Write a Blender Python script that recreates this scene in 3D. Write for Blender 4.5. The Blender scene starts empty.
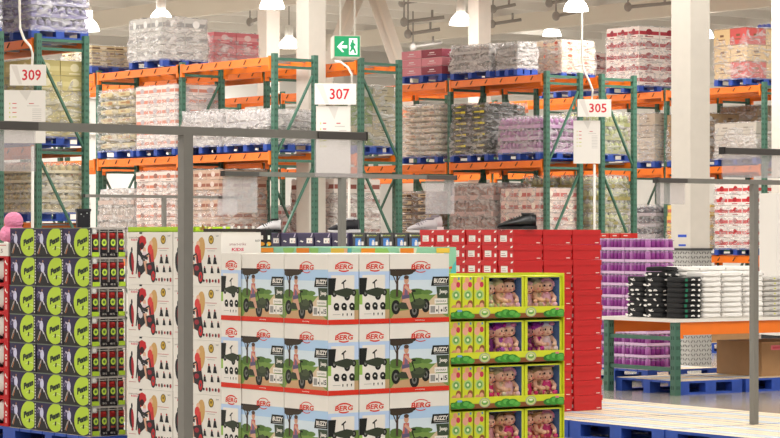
import bpy, math, random
from mathutils import Vector, Matrix
random.seed(7)
C = bpy.context.scene.collection
F, CX, HY, EYE = 2500.0, 390.0, 236.0, 1.6
PI = math.pi
def PX(px, Y): return (px - CX) / F * Y
def ZY(py, Y): return EYE + (HY - py) / F * Y

# ------------------------------------------------------------------ materials
MATS = {}
def srgb(c):
    return tuple(((v / 255) / 12.92 if v / 255 <= .04045 else ((v / 255 + .055) / 1.055) ** 2.4) for v in c) + (1,)
def mat(name, rgb, rough=.5, metal=0, emit=0, noise=0, scale=8, bump=0, stretch=None, spec=.5):
    if name in MATS: return MATS[name]
    m = bpy.data.materials.new(name); m.use_nodes = True
    nt = m.node_tree; b = nt.nodes['Principled BSDF']
    b.inputs['Base Color'].default_value = srgb(rgb)
    b.inputs['Roughness'].default_value = rough
    b.inputs['Metallic'].default_value = metal
    b.inputs['Specular IOR Level'].default_value = spec
    if emit:
        b.inputs['Emission Color'].default_value = srgb(rgb)
        b.inputs['Emission Strength'].default_value = emit
    if noise or bump:
        tc = nt.nodes.new('ShaderNodeTexCoord'); n = nt.nodes.new('ShaderNodeTexNoise')
        n.inputs['Scale'].default_value = scale; n.inputs['Detail'].default_value = 4
        mp = nt.nodes.new('ShaderNodeMapping')
        if stretch: mp.inputs['Scale'].default_value = stretch
        nt.links.new(tc.outputs['Object'], mp.inputs[0]); nt.links.new(mp.outputs[0], n.inputs['Vector'])
        if noise:
            r = nt.nodes.new('ShaderNodeValToRGB')
            c = srgb(rgb)
            r.color_ramp.elements[0].position = .3; r.color_ramp.elements[1].position = .7
            r.color_ramp.elements[0].color = tuple(v * (1 - noise) for v in c[:3]) + (1,)
            r.color_ramp.elements[1].color = tuple(min(1, v * (1 + noise)) for v in c[:3]) + (1,)
            nt.links.new(n.outputs['Fac'], r.inputs[0]); nt.links.new(r.outputs[0], b.inputs['Base Color'])
        if bump:
            bp = nt.nodes.new('ShaderNodeBump'); bp.inputs['Strength'].default_value = bump
            bp.inputs['Distance'].default_value = .02
            nt.links.new(n.outputs['Fac'], bp.inputs['Height']); nt.links.new(bp.outputs[0], b.inputs['Normal'])
    MATS[name] = m
    return m
def clear_mat(name, rgb, fac, rough=.1, crinkle=0):
    """clear film or acrylic: mostly see-through with a glossy skin"""
    m = bpy.data.materials.new(name); m.use_nodes = True
    nt = m.node_tree; nt.nodes.clear()
    out = nt.nodes.new('ShaderNodeOutputMaterial'); mix = nt.nodes.new('ShaderNodeMixShader')
    tr = nt.nodes.new('ShaderNodeBsdfTransparent'); b = nt.nodes.new('ShaderNodeBsdfPrincipled')
    b.inputs['Base Color'].default_value = srgb(rgb); b.inputs['Roughness'].default_value = rough
    mix.inputs[0].default_value = fac
    if crinkle:
        tc = nt.nodes.new('ShaderNodeTexCoord'); mp = nt.nodes.new('ShaderNodeMapping')
        mp.inputs['Scale'].default_value = (3, 3, 7); mp.inputs['Rotation'].default_value = (.3, .5, 0)
        n = nt.nodes.new('ShaderNodeTexNoise'); n.inputs['Scale'].default_value = 1.5; n.inputs['Detail'].default_value = 4
        n.inputs['Distortion'].default_value = 1.2
        nt.links.new(tc.outputs['Object'], mp.inputs[0]); nt.links.new(mp.outputs[0], n.inputs['Vector'])
        bp = nt.nodes.new('ShaderNodeBump'); bp.inputs['Strength'].default_value = 1; bp.inputs['Distance'].default_value = .1
        nt.links.new(n.outputs['Fac'], bp.inputs['Height']); nt.links.new(bp.outputs[0], b.inputs['Normal'])
        r = nt.nodes.new('ShaderNodeValToRGB')
        r.color_ramp.elements[0].position = .42; r.color_ramp.elements[0].color = (fac * .55,) * 3 + (1,)
        r.color_ramp.elements[1].position = .68; r.color_ramp.elements[1].color = (min(1, fac * 2.0),) * 3 + (1,)
        nt.links.new(n.outputs['Fac'], r.inputs[0]); nt.links.new(r.outputs[0], mix.inputs[0])
    nt.links.new(tr.outputs[0], mix.inputs[1]); nt.links.new(b.outputs[0], mix.inputs[2])
    nt.links.new(mix.outputs[0], out.inputs[0])
    MATS[name] = m
    return m
def c(key):
    """plain printed/painted colour from 'r,g,b'"""
    return mat('paint ' + key, tuple(int(v) for v in key.split(',')), .5, spec=.2)

WHITEBOX = mat('white printed board', (233, 228, 220), .45, noise=.03, scale=3)
RACKG = mat('green rack steel', (66, 108, 90), .4, noise=.12, scale=6)
RACKO = mat('orange beam steel', (242, 120, 22), .4, noise=.06, scale=4)
HOLE = mat('dark slot', (24, 48, 40), .8)
STEEL = mat('galvanised steel', (150, 152, 150), .4, metal=.6)
POSTG = mat('grey painted steel', (124, 121, 115), .45, metal=0, noise=.04)
BLUE = mat('blue pallet paint', (40, 76, 168), .55, noise=.15, scale=9)
WOOD = mat('pale deck wood', (222, 205, 172), .6, noise=.16, scale=5, stretch=(1, 8, 1))
WOODB = mat('blue rubbed deck wood', (190, 200, 210), .6, noise=.14, scale=5, stretch=(1, 8, 1))
CARD = mat('brown cardboard', (160, 122, 82), .7, noise=.07, scale=6)
COLUMN = mat('cream painted steel column', (216, 209, 198), .5, noise=.02)
WRAP = clear_mat('stretch wrap', (240, 238, 236), .26, .12, crinkle=1)
WRAPW = clear_mat('milky stretch wrap', (228, 222, 218), .42, .16, crinkle=1)
ACRYL = clear_mat('clear acrylic', (215, 208, 210), .2, .05)
WINDOW = clear_mat('clear carton window', (20, 22, 26), .05, .04)

# ------------------------------------------------------------------ mesh builder
TEXTS = {}
def text_polys(s, bold=0.0):
    k = (s, bold)
    if k in TEXTS: return TEXTS[k]
    cu = bpy.data.curves.new('t', 'FONT'); cu.body = s; cu.size = 1; cu.offset = bold; cu.resolution_u = 2
    o = bpy.data.objects.new('t', cu); C.objects.link(o)
    bpy.context.view_layer.update()
    me = bpy.data.meshes.new_from_object(o.evaluated_get(bpy.context.evaluated_depsgraph_get()))
    vs = [(v.co.x, v.co.y) for v in me.vertices]; fs = [tuple(p.vertices) for p in me.polygons]
    x0 = min(v[0] for v in vs); x1 = max(v[0] for v in vs); y0 = min(v[1] for v in vs); y1 = max(v[1] for v in vs)
    vs = [((x - (x0 + x1) / 2), (y - (y0 + y1) / 2)) for x, y in vs]
    TEXTS[k] = (vs, fs, x1 - x0, y1 - y0)
    bpy.data.objects.remove(o); bpy.data.curves.remove(cu); bpy.data.meshes.remove(me)
    return TEXTS[k]

class Face:
    """a rectangle on a carton or panel: prints are placed in 0..1 across and up"""
    def __init__(s, mb, o, u, v, w, h):
        s.mb = mb; s.o = Vector(o); s.u = Vector(u).normalized(); s.v = Vector(v).normalized()
        s.n = s.u.cross(s.v); s.w = w; s.h = h; s.l = .0003
    def p(s, a, b): return s.o + s.u * (a * s.w) + s.v * (b * s.h) + s.n * s.l
    def poly(s, pts, m):
        s.l += .00004
        s.mb.poly([s.p(a, b) for a, b in pts], m)
    def rect(s, a0, b0, a1, b1, m): s.poly([(a0, b0), (a1, b0), (a1, b1), (a0, b1)], m)
    def ell(s, a, b, ra, rb, m, n=14, rot=0, clip=None):
        pts = []
        for i in range(n):
            t = 2 * PI * i / n; x = ra * math.cos(t); y = rb * math.sin(t)
            q = [a + x * math.cos(rot) - y * math.sin(rot), b + x * math.sin(rot) + y * math.cos(rot)]
            q[0] = min(max(q[0], .005), .995); q[1] = min(max(q[1], .005), .995)
            if clip: q[0] = min(q[0], clip)
            pts.append(tuple(q))
        s.poly(pts, m)
    def ring(s, a, b, ra, rb, t, m, n=20, a0=0, a1=2 * PI):
        s.l += .00004
        for i in range(n):
            t0 = a0 + (a1 - a0) * i / n; t1 = a0 + (a1 - a0) * (i + 1) / n
            s.mb.poly([s.p(a + r1 * math.cos(q), b + r2 * math.sin(q)) for r1, r2, q in
                       ((ra, rb, t0), (ra, rb, t1), (ra - t, rb - t, t1), (ra - t, rb - t, t0))], m)
    def line(s, a0, b0, a1, b1, t, m):
        dx, dy = (a1 - a0) * s.w, (b1 - b0) * s.h; L = math.hypot(dx, dy) or 1
        nx, ny = -dy / L * t / 2 / s.w, dx / L * t / 2 / s.h
        s.poly([(a0 + nx, b0 + ny), (a0 - nx, b0 - ny), (a1 - nx, b1 - ny), (a1 + nx, b1 + ny)], m)
    def text(s, st, a, b, width, height, m, shear=0, rot=0, bold=.02):
        vs, fs, tw, th = text_polys(st, bold)
        s.l += .00004
        sx, sy = width * s.w / tw, height * s.h / th
        pts = []
        for x, y in vs:
            X, Yv = x * sx + y * sy * shear, y * sy
            X, Yv = X * math.cos(rot) - Yv * math.sin(rot), X * math.sin(rot) + Yv * math.cos(rot)
            pts.append(s.o + s.u * (a * s.w + X) + s.v * (b * s.h + Yv) + s.n * s.l)
        s.mb.raw(pts, fs, m)

class MB:
    def __init__(s): s.v = []; s.f = []; s.mi = []; s.ms = []; s.sm = []
    def m(s, m):
        if m not in s.ms: s.ms.append(m)
        return s.ms.index(m)
    def raw(s, pts, fs, m, smooth=False):
        b = len(s.v); s.v += [tuple(p) for p in pts]; k = s.m(m)
        for f in fs: s.f.append(tuple(i + b for i in f)); s.mi.append(k); s.sm.append(smooth)
    def poly(s, pts, m): s.raw(pts, [tuple(range(len(pts)))], m)
    def box(s, x0, y0, z0, x1, y1, z1, m, top=None):
        p = [(x0, y0, z0), (x1, y0, z0), (x1, y1, z0), (x0, y1, z0), (x0, y0, z1), (x1, y0, z1), (x1, y1, z1), (x0, y1, z1)]
        s.raw(p, [(0, 3, 2, 1), (0, 1, 5, 4), (1, 2, 6, 5), (2, 3, 7, 6), (3, 0, 4, 7)], m)
        s.raw(p, [(4, 5, 6, 7)], top or m)
    def bar(s, p0, p1, w, h, m, up=(0, 0, 1)):
        p0 = Vector(p0); p1 = Vector(p1); d = (p1 - p0).normalized(); upv = Vector(up)
        if abs(d.dot(upv)) > .98: upv = Vector((0, 1, 0))
        a = d.cross(upv).normalized() * (w / 2); b = a.cross(d).normalized() * (h / 2)
        p = [q + i * a + j * b for q in (p0, p1) for i, j in ((-1, -1), (1, -1), (1, 1), (-1, 1))]
        s.raw(p, [(0, 3, 2, 1), (4, 5, 6, 7), (0, 1, 5, 4), (1, 2, 6, 5), (2, 3, 7, 6), (3, 0, 4, 7)], m)
    def tube(s, pts, r, m, n=8):
        pts = [Vector(p) for p in pts]; ring = []
        for i, p in enumerate(pts):
            d = (pts[min(i + 1, len(pts) - 1)] - pts[max(i - 1, 0)]).normalized()
            a = d.cross(Vector((0, 0, 1)));
            if a.length < .1: a = d.cross(Vector((0, 1, 0)))
            a.normalize(); b = d.cross(a)
            rr = r[i] if isinstance(r, (list, tuple)) else r
            ring += [p + a * rr * math.cos(2 * PI * k / n) + b * rr * math.sin(2 * PI * k / n) for k in range(n)]
        fs = [(i * n + k, i * n + (k + 1) % n, (i + 1) * n + (k + 1) % n, (i + 1) * n + k) for i in range(len(pts) - 1) for k in range(n)]
        fs += [tuple(range(n))[::-1], tuple(range((len(pts) - 1) * n, len(pts) * n))]
        s.raw(ring, fs, m, True)
    def lathe(s, cx, cy, prof, m, n=16, smooth=True):
        ring = [(cx + r * math.cos(2 * PI * k / n), cy + r * math.sin(2 * PI * k / n), z) for r, z in prof for k in range(n)]
        fs = [(i * n + k, i * n + (k + 1) % n, (i + 1) * n + (k + 1) % n, (i + 1) * n + k) for i in range(len(prof) - 1) for k in range(n)]
        fs += [tuple(range(n))[::-1], tuple(range((len(prof) - 1) * n, len(prof) * n))]
        s.raw(ring, fs, m, smooth)
    def ball(s, cx, cy, cz, rx, ry, rz, m, n=12, k=8, rot=None):
        pts = []; R = rot or Matrix.Identity(3)
        for i in range(k + 1):
            t = PI * i / k
            for j in range(n):
                a = 2 * PI * j / n
                q = R @ Vector((rx * math.sin(t) * math.cos(a), ry * math.sin(t) * math.sin(a), -rz * math.cos(t)))
                pts.append((cx + q.x, cy + q.y, cz + q.z))
        s.raw(pts, [(i * n + j, i * n + (j + 1) % n, (i + 1) * n + (j + 1) % n, (i + 1) * n + j) for i in range(k) for j in range(n)], m, True)
    def build(s, name, parent=None, loc=(0, 0, 0), rz=0):
        me = bpy.data.meshes.new(name); me.from_pydata(s.v, [], s.f)
        for m in s.ms: me.materials.append(m)
        me.polygons.foreach_set('material_index', s.mi); me.polygons.foreach_set('use_smooth', s.sm); me.update()
        o = bpy.data.objects.new(name, me); C.objects.link(o); o.location = loc; o.rotation_euler = (0, 0, rz)
        if parent: o.parent = parent; KIDS.setdefault(parent, []).append(o)
        return o
KIDS = {}
def tag(o, label, cat, group=None):
    o['label'] = label; o['category'] = cat
    if group: o['group'] = group
    return o
def thing(name, label, cat, loc=(0, 0, 0), rz=0, group=None):
    o = bpy.data.objects.new(name, None); C.objects.link(o); o.location = loc; o.rotation_euler = (0, 0, rz)
    o.empty_display_size = .1
    return tag(o, label, cat, group)
def struct(mb, name, loc=(0, 0, 0), rz=0):
    o = mb.build(name, None, loc, rz); o['kind'] = 'structure'; return o
def dup(src, parent=None):
    o = src.copy(); C.objects.link(o)
    if parent: o.parent = parent; KIDS.setdefault(parent, []).append(o)
    for k in KIDS.get(src, []): dup(k, o)
    return o
USED = set()
def place(src, label, loc, rz, group=None):
    """the first call moves the built thing itself, later calls copy it with all its parts"""
    o = src if src not in USED else dup(src)
    USED.add(src); o.location = loc; o.rotation_euler = (0, 0, rz); o['label'] = label
    if group: o['group'] = group
    return o
class Grid:
    """a floor frame: x runs right and away, y runs left and away"""
    def __init__(s, px, Y, deg): s.X = PX(px, Y); s.Y = Y; s.t = math.radians(deg)
    def w(s, x, y, z=0):
        return (s.X + x * math.cos(s.t) - y * math.sin(s.t), s.Y + x * math.sin(s.t) + y * math.cos(s.t), z)
def carton_faces(mb, L, W, H):
    """the four sides of a box from 0,0,0 to L,W,H: front(-y), back(+y), left(-x), right(+x)"""
    return (Face(mb, (0, 0, 0), (1, 0, 0), (0, 0, 1), L, H), Face(mb, (L, W, 0), (-1, 0, 0), (0, 0, 1), L, H),
            Face(mb, (0, W, 0), (0, -1, 0), (0, 0, 1), W, H), Face(mb, (L, 0, 0), (0, 1, 0), (0, 0, 1), W, H))
ORD = ['top', 'second', 'third', 'fourth', 'fifth', 'sixth', 'seventh', 'eighth', 'ninth', 'tenth', 'eleventh', 'twelfth']

# ------------------------------------------------------------------ setting
T38 = math.radians(38)
U = Vector((math.cos(T38), math.sin(T38), 0)); V = Vector((-math.sin(T38), math.cos(T38), 0))
def store(a, b, z=0): q = U * a + V * b; return (q.x, q.y, z)
XA, YB, ZC = 52.9, 66.0, 8.0
fl = mat('polished concrete floor', (172, 166, 156), .16, noise=.12, scale=.7, bump=.02)
mb = MB(); mb.box(-30, -30, -.2, XA, YB, 0, fl); struct(mb, 'floor', (0, 0, 0), T38)
WALLM = mat('warm white wall panel', (228, 224, 218), .7, noise=.03, scale=.4)
CEILM = mat('warm white roof deck', (234, 230, 224), .7, noise=.03, scale=.4)
mb = MB()
mb.box(-30, YB, 0, XA + .3, YB + .3, ZC, WALLM)
for z in (4.7, 5.8, 6.9): mb.box(-30, YB - .16, z, XA, YB, z + .22, CEILM)
for i in range(12): mb.box(-28 + i * 7, YB - .3, 0, -27.6 + i * 7, YB, ZC, CEILM)
struct(mb, 'wall_back', rz=T38)
mb = MB(); mb.box(XA, -30, 0, XA + .3, YB, ZC, WALLM)
for z in (5.0, 6.1): mb.box(XA - .16, -30, z, XA, YB, z + .2, CEILM)
struct(mb, 'wall_right', rz=T38)
mb = MB(); mb.box(-30.3, -30, 0, -30, YB, ZC, WALLM); struct(mb, 'wall_left', rz=T38)
mb = MB(); mb.box(-30, -30, ZC, XA, YB, ZC + .25, CEILM)
for i in range(26):
    b = 14 + i * 2.05; mb.box(-30, b, ZC - .3, XA, b + .12, ZC, CEILM)
struct(mb, 'ceiling', rz=T38)
mb = MB()
for i in range(8):
    a = -22 + i * 9.6; mb.box(a, -30, ZC - .75, a + .22, YB, ZC - .28, mat('cream girder', (222, 213, 200), .6))
struct(mb, 'trim_1', rz=T38)   # roof girders

def column(px, Y, w, name_label, z1=ZC, plate=0):
    X = PX(px, Y)
    r = thing('steel_column', name_label, 'column', (X, Y, 0), T38, None)
    mb = MB(); mb.box(-w / 2, -w / 2, 0, w / 2, w / 2, z1 - .76 if False else z1 - .3, COLUMN)
    if plate:
        f = Face(mb, (-w / 2, -w / 2, 1.58), (1, 0, 0), (0, 0, 1), w, .14)
    mb.build('shaft', r)
    if plate:
        dp = mat('diamond plate metal', (205, 204, 200), .3, metal=.5)
        dd = mat('diamond plate ridge', (120, 118, 116), .35, metal=.4)
        mb = MB(); q = w / 2 + .015; mb.box(-q, -q, 0, q, q, plate, dp)
        for fc, n in (((Face(mb, (-q, -q, 0), (1, 0, 0), (0, 0, 1), 2 * q, plate)), 8), ((Face(mb, (-q, q, 0), (0, -1, 0), (0, 0, 1), 2 * q, plate)), 8)):
            for i in range(n):
                for k in range(26):
                    s = 1 if (i + k) % 2 else -1
                    a = (i + .5) / n; b = (k + .5) / 26
                    fc.line(a - .035, b - s * .011, a + .035, b + s * .011, .012, dd)
        mb.build('guard_plate', r)
        mb = MB(); mb.box(-q - .01, -q - .01, plate, q + .01, q + .01, plate + .03, mat('dark rubber', (60, 60, 62), .6)); mb.build('edge_strip', r)
    return r
col_main = column(690.5, 31, .335, 'wide cream column in front of the 305 racks, diamond plate guard at its foot', plate=1.42)
mb = MB(); bl = c('60,90,200')
f = Face(mb, (-.1675, .1675, 1.42), (0, -1, 0), (0, 0, 1), .335, .3)
f.rect(.35, .55, .8, .66, bl); f.rect(.38, .18, .76, .26, bl)
mb.build('sticker', col_main)['label'] = 'two small blue tape labels'
column(311, 42.43, .355, 'cream column rising between the two racks at sign 307')
column(268.5, 56.5, .36, 'cream column behind the rack just beside sign 307, under a lamp')
column(479.5, 56, .36, 'cream column rising behind silver wrapped pallets on the top beam')
column(789, 46, .45, 'cream column cut by the edge of the photo')
r = thing('roof_brace', 'pair of slanting cream steel braces behind the green exit sign', 'brace', (PX(367, 60), 60, 0))
for x0, x1, y1, nm in ((372, 410, 98, 'brace_arm'), (360, 318, 98, 'brace_arm')):
    mb = MB(); X0 = PX(367, 60)
    mb.bar((PX(x0, 60) - X0, 0, ZC - .4), (PX(x1 if nm else x1, 60) - X0, 0, ZY(y1, 60)), .38, .4, COLUMN, up=(0, 1, 0))
    mb.bar((PX(x0, 60) - X0, -.22, ZC - .4), (PX(x1, 60) - X0, -.22, ZY(y1, 60)), .06, .05, mat('cream girder', (222, 213, 200)), up=(0, 1, 0))
    mb.bar((PX(x1, 60) - X0, 0, ZY(y1, 60) + .2), (PX(x1, 60) - X0, 0, 0), .4, .4, COLUMN)
    mb.build(nm, r)

# ceiling services
pg = mat('grey pipe', (156, 150, 144), .5)
r = thing('air_duct', 'long pale duct running along the back wall above the left racks', 'duct', store(-8, YB - 3, 5.6), T38)
mb = MB(); mb.tube([(0, 0, 0), (43, 0, 0)], .22, STEEL, 12)
mb.build('duct', r)
for i in range(9):
    mb = MB(); mb.bar((i * 5 + 1, 0, .2), (i * 5 + 1, 0, 2.1), .04, .04, pg); mb.build('hanger', r)
for i, (px, py, Y, L, d) in enumerate(((402, 3, 66, .9, 1), (404, 22, 62, 1.0, 1), (408, 34, 62.5, .8, 1), (413, 47, 70, .8, 1), (549, 3, 64, .8, 1), (556, 16, 62, .6, 1), (628, 7, 62, 1.3, 1), (493, 9, 66, .6, 1), (492, 24, 68, .8, -1), (250, 22, 66, .3, 1))):
    X = PX(px, Y); z = ZY(py, Y)
    r = thing('sprinkler_arm', 'grey sprinkler pipe arm, %s' % (
        'topmost of the four beside the slanting brace', 'second from the top beside the slanting brace', 'third from the top beside the slanting brace',
        'lowest of the four beside the slanting brace', 'just left of the lamp above sign 305', 'just below the lamp above sign 305',
        'above the red and white carton pallet', 'beside the upper end of the column behind silver pallets', 'lower one right of the column behind silver pallets',
        'round joint left of the column beside sign 307')[i], 'pipe', (X, Y, z))
    mb = MB(); mb.tube([(0, 0, 0), (L, 0, .12)], .045, pg); mb.ball(0, 0, 0, .1, .1, .12, pg); mb.build('pipe', r)
    mb = MB(); mb.tube([(0, 0, 0), (0, 0, ZC - .05 - z)], .02, pg, 6); mb.build('hanger', r)
    mb = MB(); mb.tube([(L * .7, 0, .08), (L * .7, 0, .3)], .03, pg, 6); mb.build('sprinkler_head', r)

LAMPG = mat('glowing lamp glass', (255, 250, 240), .3, emit=9)
LAMPH = mat('white lamp housing', (235, 232, 226), .4)
def make_lamp():
    t = thing('high_bay_lamp', 'lamp', 'lamp')
    mb = MB(); mb.lathe(0, 0, [(.28, 0), (.27, .06), (.22, .17), (.13, .27), (.1, .29)], LAMPG, 20); mb.build('shade', t)
    mb = MB(); mb.lathe(0, 0, [(.1, .29), (.11, .33), (.11, .52), (.08, .6)], LAMPH, 14); mb.build('ballast', t)
    mb = MB(); mb.tube([(0, 0, .6), (0, 0, 1.1)], .015, pg, 6); mb.build('hanging_rod', t)
    return t
lamp0 = make_lamp()
for px, py, Y, lb in ((272, 8.5, 55, 'bright white dome lamp over the column beside sign 307'), (161, 22, 58, 'bright white dome lamp above the wrapped grey load on the left rack'),
                      (88, 31, 61, 'glowing lamp right of the purple wrapped load at upper left'), (289, 48, 66, 'small far lamp just right of the column beside sign 307'),
                      (461, 25, 59, 'bright dome lamp left of the column behind silver pallets'), (576, 11, 55.6, 'bright dome lamp with the sign 305 cable passing in front'),
                      (703, 38, 64, 'far lamp peeping out behind the wide cream column'), (552, 36, 75, 'small distant lamp above the cream cartons')):
    z = ZY(py, Y); place(lamp0, lb, (PX(px, Y), Y, z), 0, 'high bay lamps under the roof')

# ------------------------------------------------------------------ pallets
def pallet_mb(L, W, h, mb, near=True):
    n = 7
    for i in range(n):
        w = W / n * .94; y0 = i * (W - w) / (n - 1)
        mb.box(0, y0, h - .022, L, y0 + w, h, BLUE, top=(WOODB if i in (2, 5) else WOOD) if near else BLUE)
def skids(L, W, h, mb, y):
    for x in (0, L / 2 - .07, L - .14): mb.box(x, y, .02, x + .14, y + .1, h - .022, BLUE)
    mb.box(0, y, 0, L, y + .1, .022, BLUE)
PALS = {}
def pallet(L, W, label, loc, rz, group=None):
    k = (L, W)
    if k not in PALS:
        t = thing('pallet', label, 'pallet')
        mb = MB(); pallet_mb(L, W, .138, mb); mb.build('deck', t)
        for y in (0, W / 2 - .05, W - .1):
            mb = MB(); skids(L, W, .138, mb, y); mb.build('skid', t)
        PALS[k] = t
    return place(PALS[k], label, loc, rz, group)

# ------------------------------------------------------------------ pallet racks
def holes(mb, x0, y0, w, z1, axis):
    z = .06
    while z < z1 - .05:
        for k in (.28, .62):
            a = w * k; s = w * .14
            if axis == 'y': q = [(x0 + a, y0 - .001, z), (x0 + a + s, y0 - .001, z), (x0 + a + s, y0 - .001, z + .035), (x0 + a, y0 - .001, z + .035)]
            else: q = [(x0 - .001, y0 + a + s, z), (x0 - .001, y0 + a, z), (x0 - .001, y0 + a, z + .035), (x0 - .001, y0 + a + s, z + .035)]
            mb.poly(q, HOLE)
        z += .1
FR = {}
def frame_proto(depth, z1, w=.085, dz=1.5, z0=.1, rise=True):
    k = (depth, z1, w, dz, rise)
    if k in FR: return FR[k]
    o = bpy.data.objects.new('upright_frame', None); C.objects.link(o); o.empty_display_size = .1; KIDS[o] = []
    a = MB(); a.box(0, 0, 0, w, w, z1, RACKG); a.box(-.03, -.03, 0, w + .03, w + .03, .012, RACKG)
    holes(a, 0, 0, w, z1, 'y'); holes(a, 0, 0, w, z1, 'x')
    p = a.build('post', o); q = p.copy(); C.objects.link(q); q.parent = o; q.location = (depth - w, 0, 0); KIDS[o].append(q)
    def br(x0, za, x1, zb):
        b = MB(); b.bar((x0, w / 2, za), (x1, w / 2, zb), .03, .045, RACKG, up=(0, 1, 0) if za != zb else (0, 0, 1)); b.build('brace', o)
    hs = [.1, 1.3, 2.84, 4.38]
    for h in hs + [z1 - .09]: br(w, h, depth - w, h)
    for h0, h1 in zip(hs, hs[1:]):
        x0, x1 = (w, depth - w) if rise else (depth - w, w)
        br(x0, h0 + .1, x1, h1 - .12)
    FR[k] = o
    return o
FIRSTF = set()
def add_frame(parent, proto, y):
    if proto not in FIRSTF:
        FIRSTF.add(proto); o = proto; o.parent = parent; KIDS.setdefault(parent, []).append(o)
    else: o = dup(proto, parent)
    o.location = (0, y, 0); return o
BAY, DEP, TOPZ = 2.75, .9, 4.54
def rack(g, label, nb, levels, z1=4.6, group='pallet racks', rise=True):
    t = thing('pallet_rack', label, 'rack', g.w(0, 0), g.t, group)
    pr = frame_proto(DEP, z1, rise=rise)
    for i in range(nb + 1): add_frame(t, pr, i * BAY - .04)
    bm = MB(); bm.box(-.025, .045, -.13, .03, BAY - .04, 0, RACKO)
    bm.box(-.03, .045, -.2, .035, .09, .02, RACKO); bm.box(-.03, BAY - .085, -.2, .035, BAY - .04, .02, RACKO)
    bd = bm.build('beam'); first = True
    sm = MB()
    for k in range(6):
        y = .3 + k * .43; sm.bar((.03, y, -.03), (DEP - .03, y, -.03), .05, .025, STEEL, up=(0, 0, 1))
        sm.bar((-.026, y, -.02), (-.032, y + .06, -.09), .012, .012, HOLE)
    sd = sm.build('shelf_support')
    for i in range(nb):
        for z in levels:
            for x in (0, DEP):
                o = bd if first else bd.copy()
                if not first: C.objects.link(o)
                o.parent = t; o.location = (x, i * BAY, z); KIDS.setdefault(t, []).append(o)
                if x == 0:
                    q = sd if first else sd.copy()
                    if not first: C.objects.link(q)
                    q.parent = t; q.location = (0, i * BAY, z); KIDS[t].append(q)
                first = False
    return t
G307 = Grid(272.6, 41, 38); G305 = Grid(545, 45.4, 38); G303 = Grid(763, 48.6, 37); G309 = Grid(35.5, 37, 38)
def shifted(g, x, y=0):
    n = Grid(0, 1, 0); n.X, n.Y, _ = g.w(x, y); n.t = g.t; return n
G307b = shifted(G307, DEP + .88); G305b = shifted(G305, DEP + .46); G303b = shifted(G303, DEP + .6); G309b = shifted(G309, -DEP - .55)
LV = (1.2, 2.98, TOPZ)
rack(G307, 'long orange and green pallet rack whose end post stands beside sign 307', 5, LV)
rack(G307b, 'orange and green pallet rack whose end stands behind sign 307 and the exit sign', 5, LV, rise=False)
rack(G305, 'long orange and green rack whose end post stands left of sign 305', 5, LV)
rack(G305b, 'orange and green rack whose end frame stands directly behind sign 305', 3, LV, rise=False)
rack(G303, 'orange and green rack passing behind the wide cream column', 5, LV)
rack(G303b, 'second rack back to back behind the wide cream column', 3, LV)
rack(G309, 'orange and green rack end under the purple wrapped load at sign 309', 1, (1.8, 2.93, 4.52), 4.6, rise=False)
rack(G309b, 'rack end cut by the edge of the photo beside sign 309', 1, (1.8, 2.93, 4.52), 4.6)

# ------------------------------------------------------------------ unit loads
def wrap_mb(w, d, h, seed, taper=.06, mt=WRAP):
    rnd = random.Random(seed); mb = MB(); nu, nz = 10, 7
    pts = []
    for k in range(nz + 1):
        t = k / nz; s = 1 - taper * max(0, t - .5) * 2 * rnd.uniform(.7, 1.2)
        per = []
        for side in range(4):
            for i in range(nu):
                a = -1 + 2 * i / nu; q = {0: (a, -1), 1: (1, a), 2: (-a, 1), 3: (-1, -a)}[side]
                j = rnd.uniform(-.015, .02)
                per.append(((d / 2 + .012 + j) * q[0] * s, (w / 2 + .012 + j) * q[1] * s, t * (h + rnd.uniform(0, .03) * (k == nz))))
        pts += per
    n = nu * 4
    fs = [(k * n + i, k * n + (i + 1) % n, (k + 1) * n + (i + 1) % n, (k + 1) * n + i) for k in range(nz) for i in range(n)]
    pts.append((0, 0, h + .03)); top = len(pts) - 1
    fs += [(nz * n + i, nz * n + (i + 1) % n, top) for i in range(n)]
    mb.raw(pts, fs, mt, True)
    return mb
LD = {}
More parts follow.
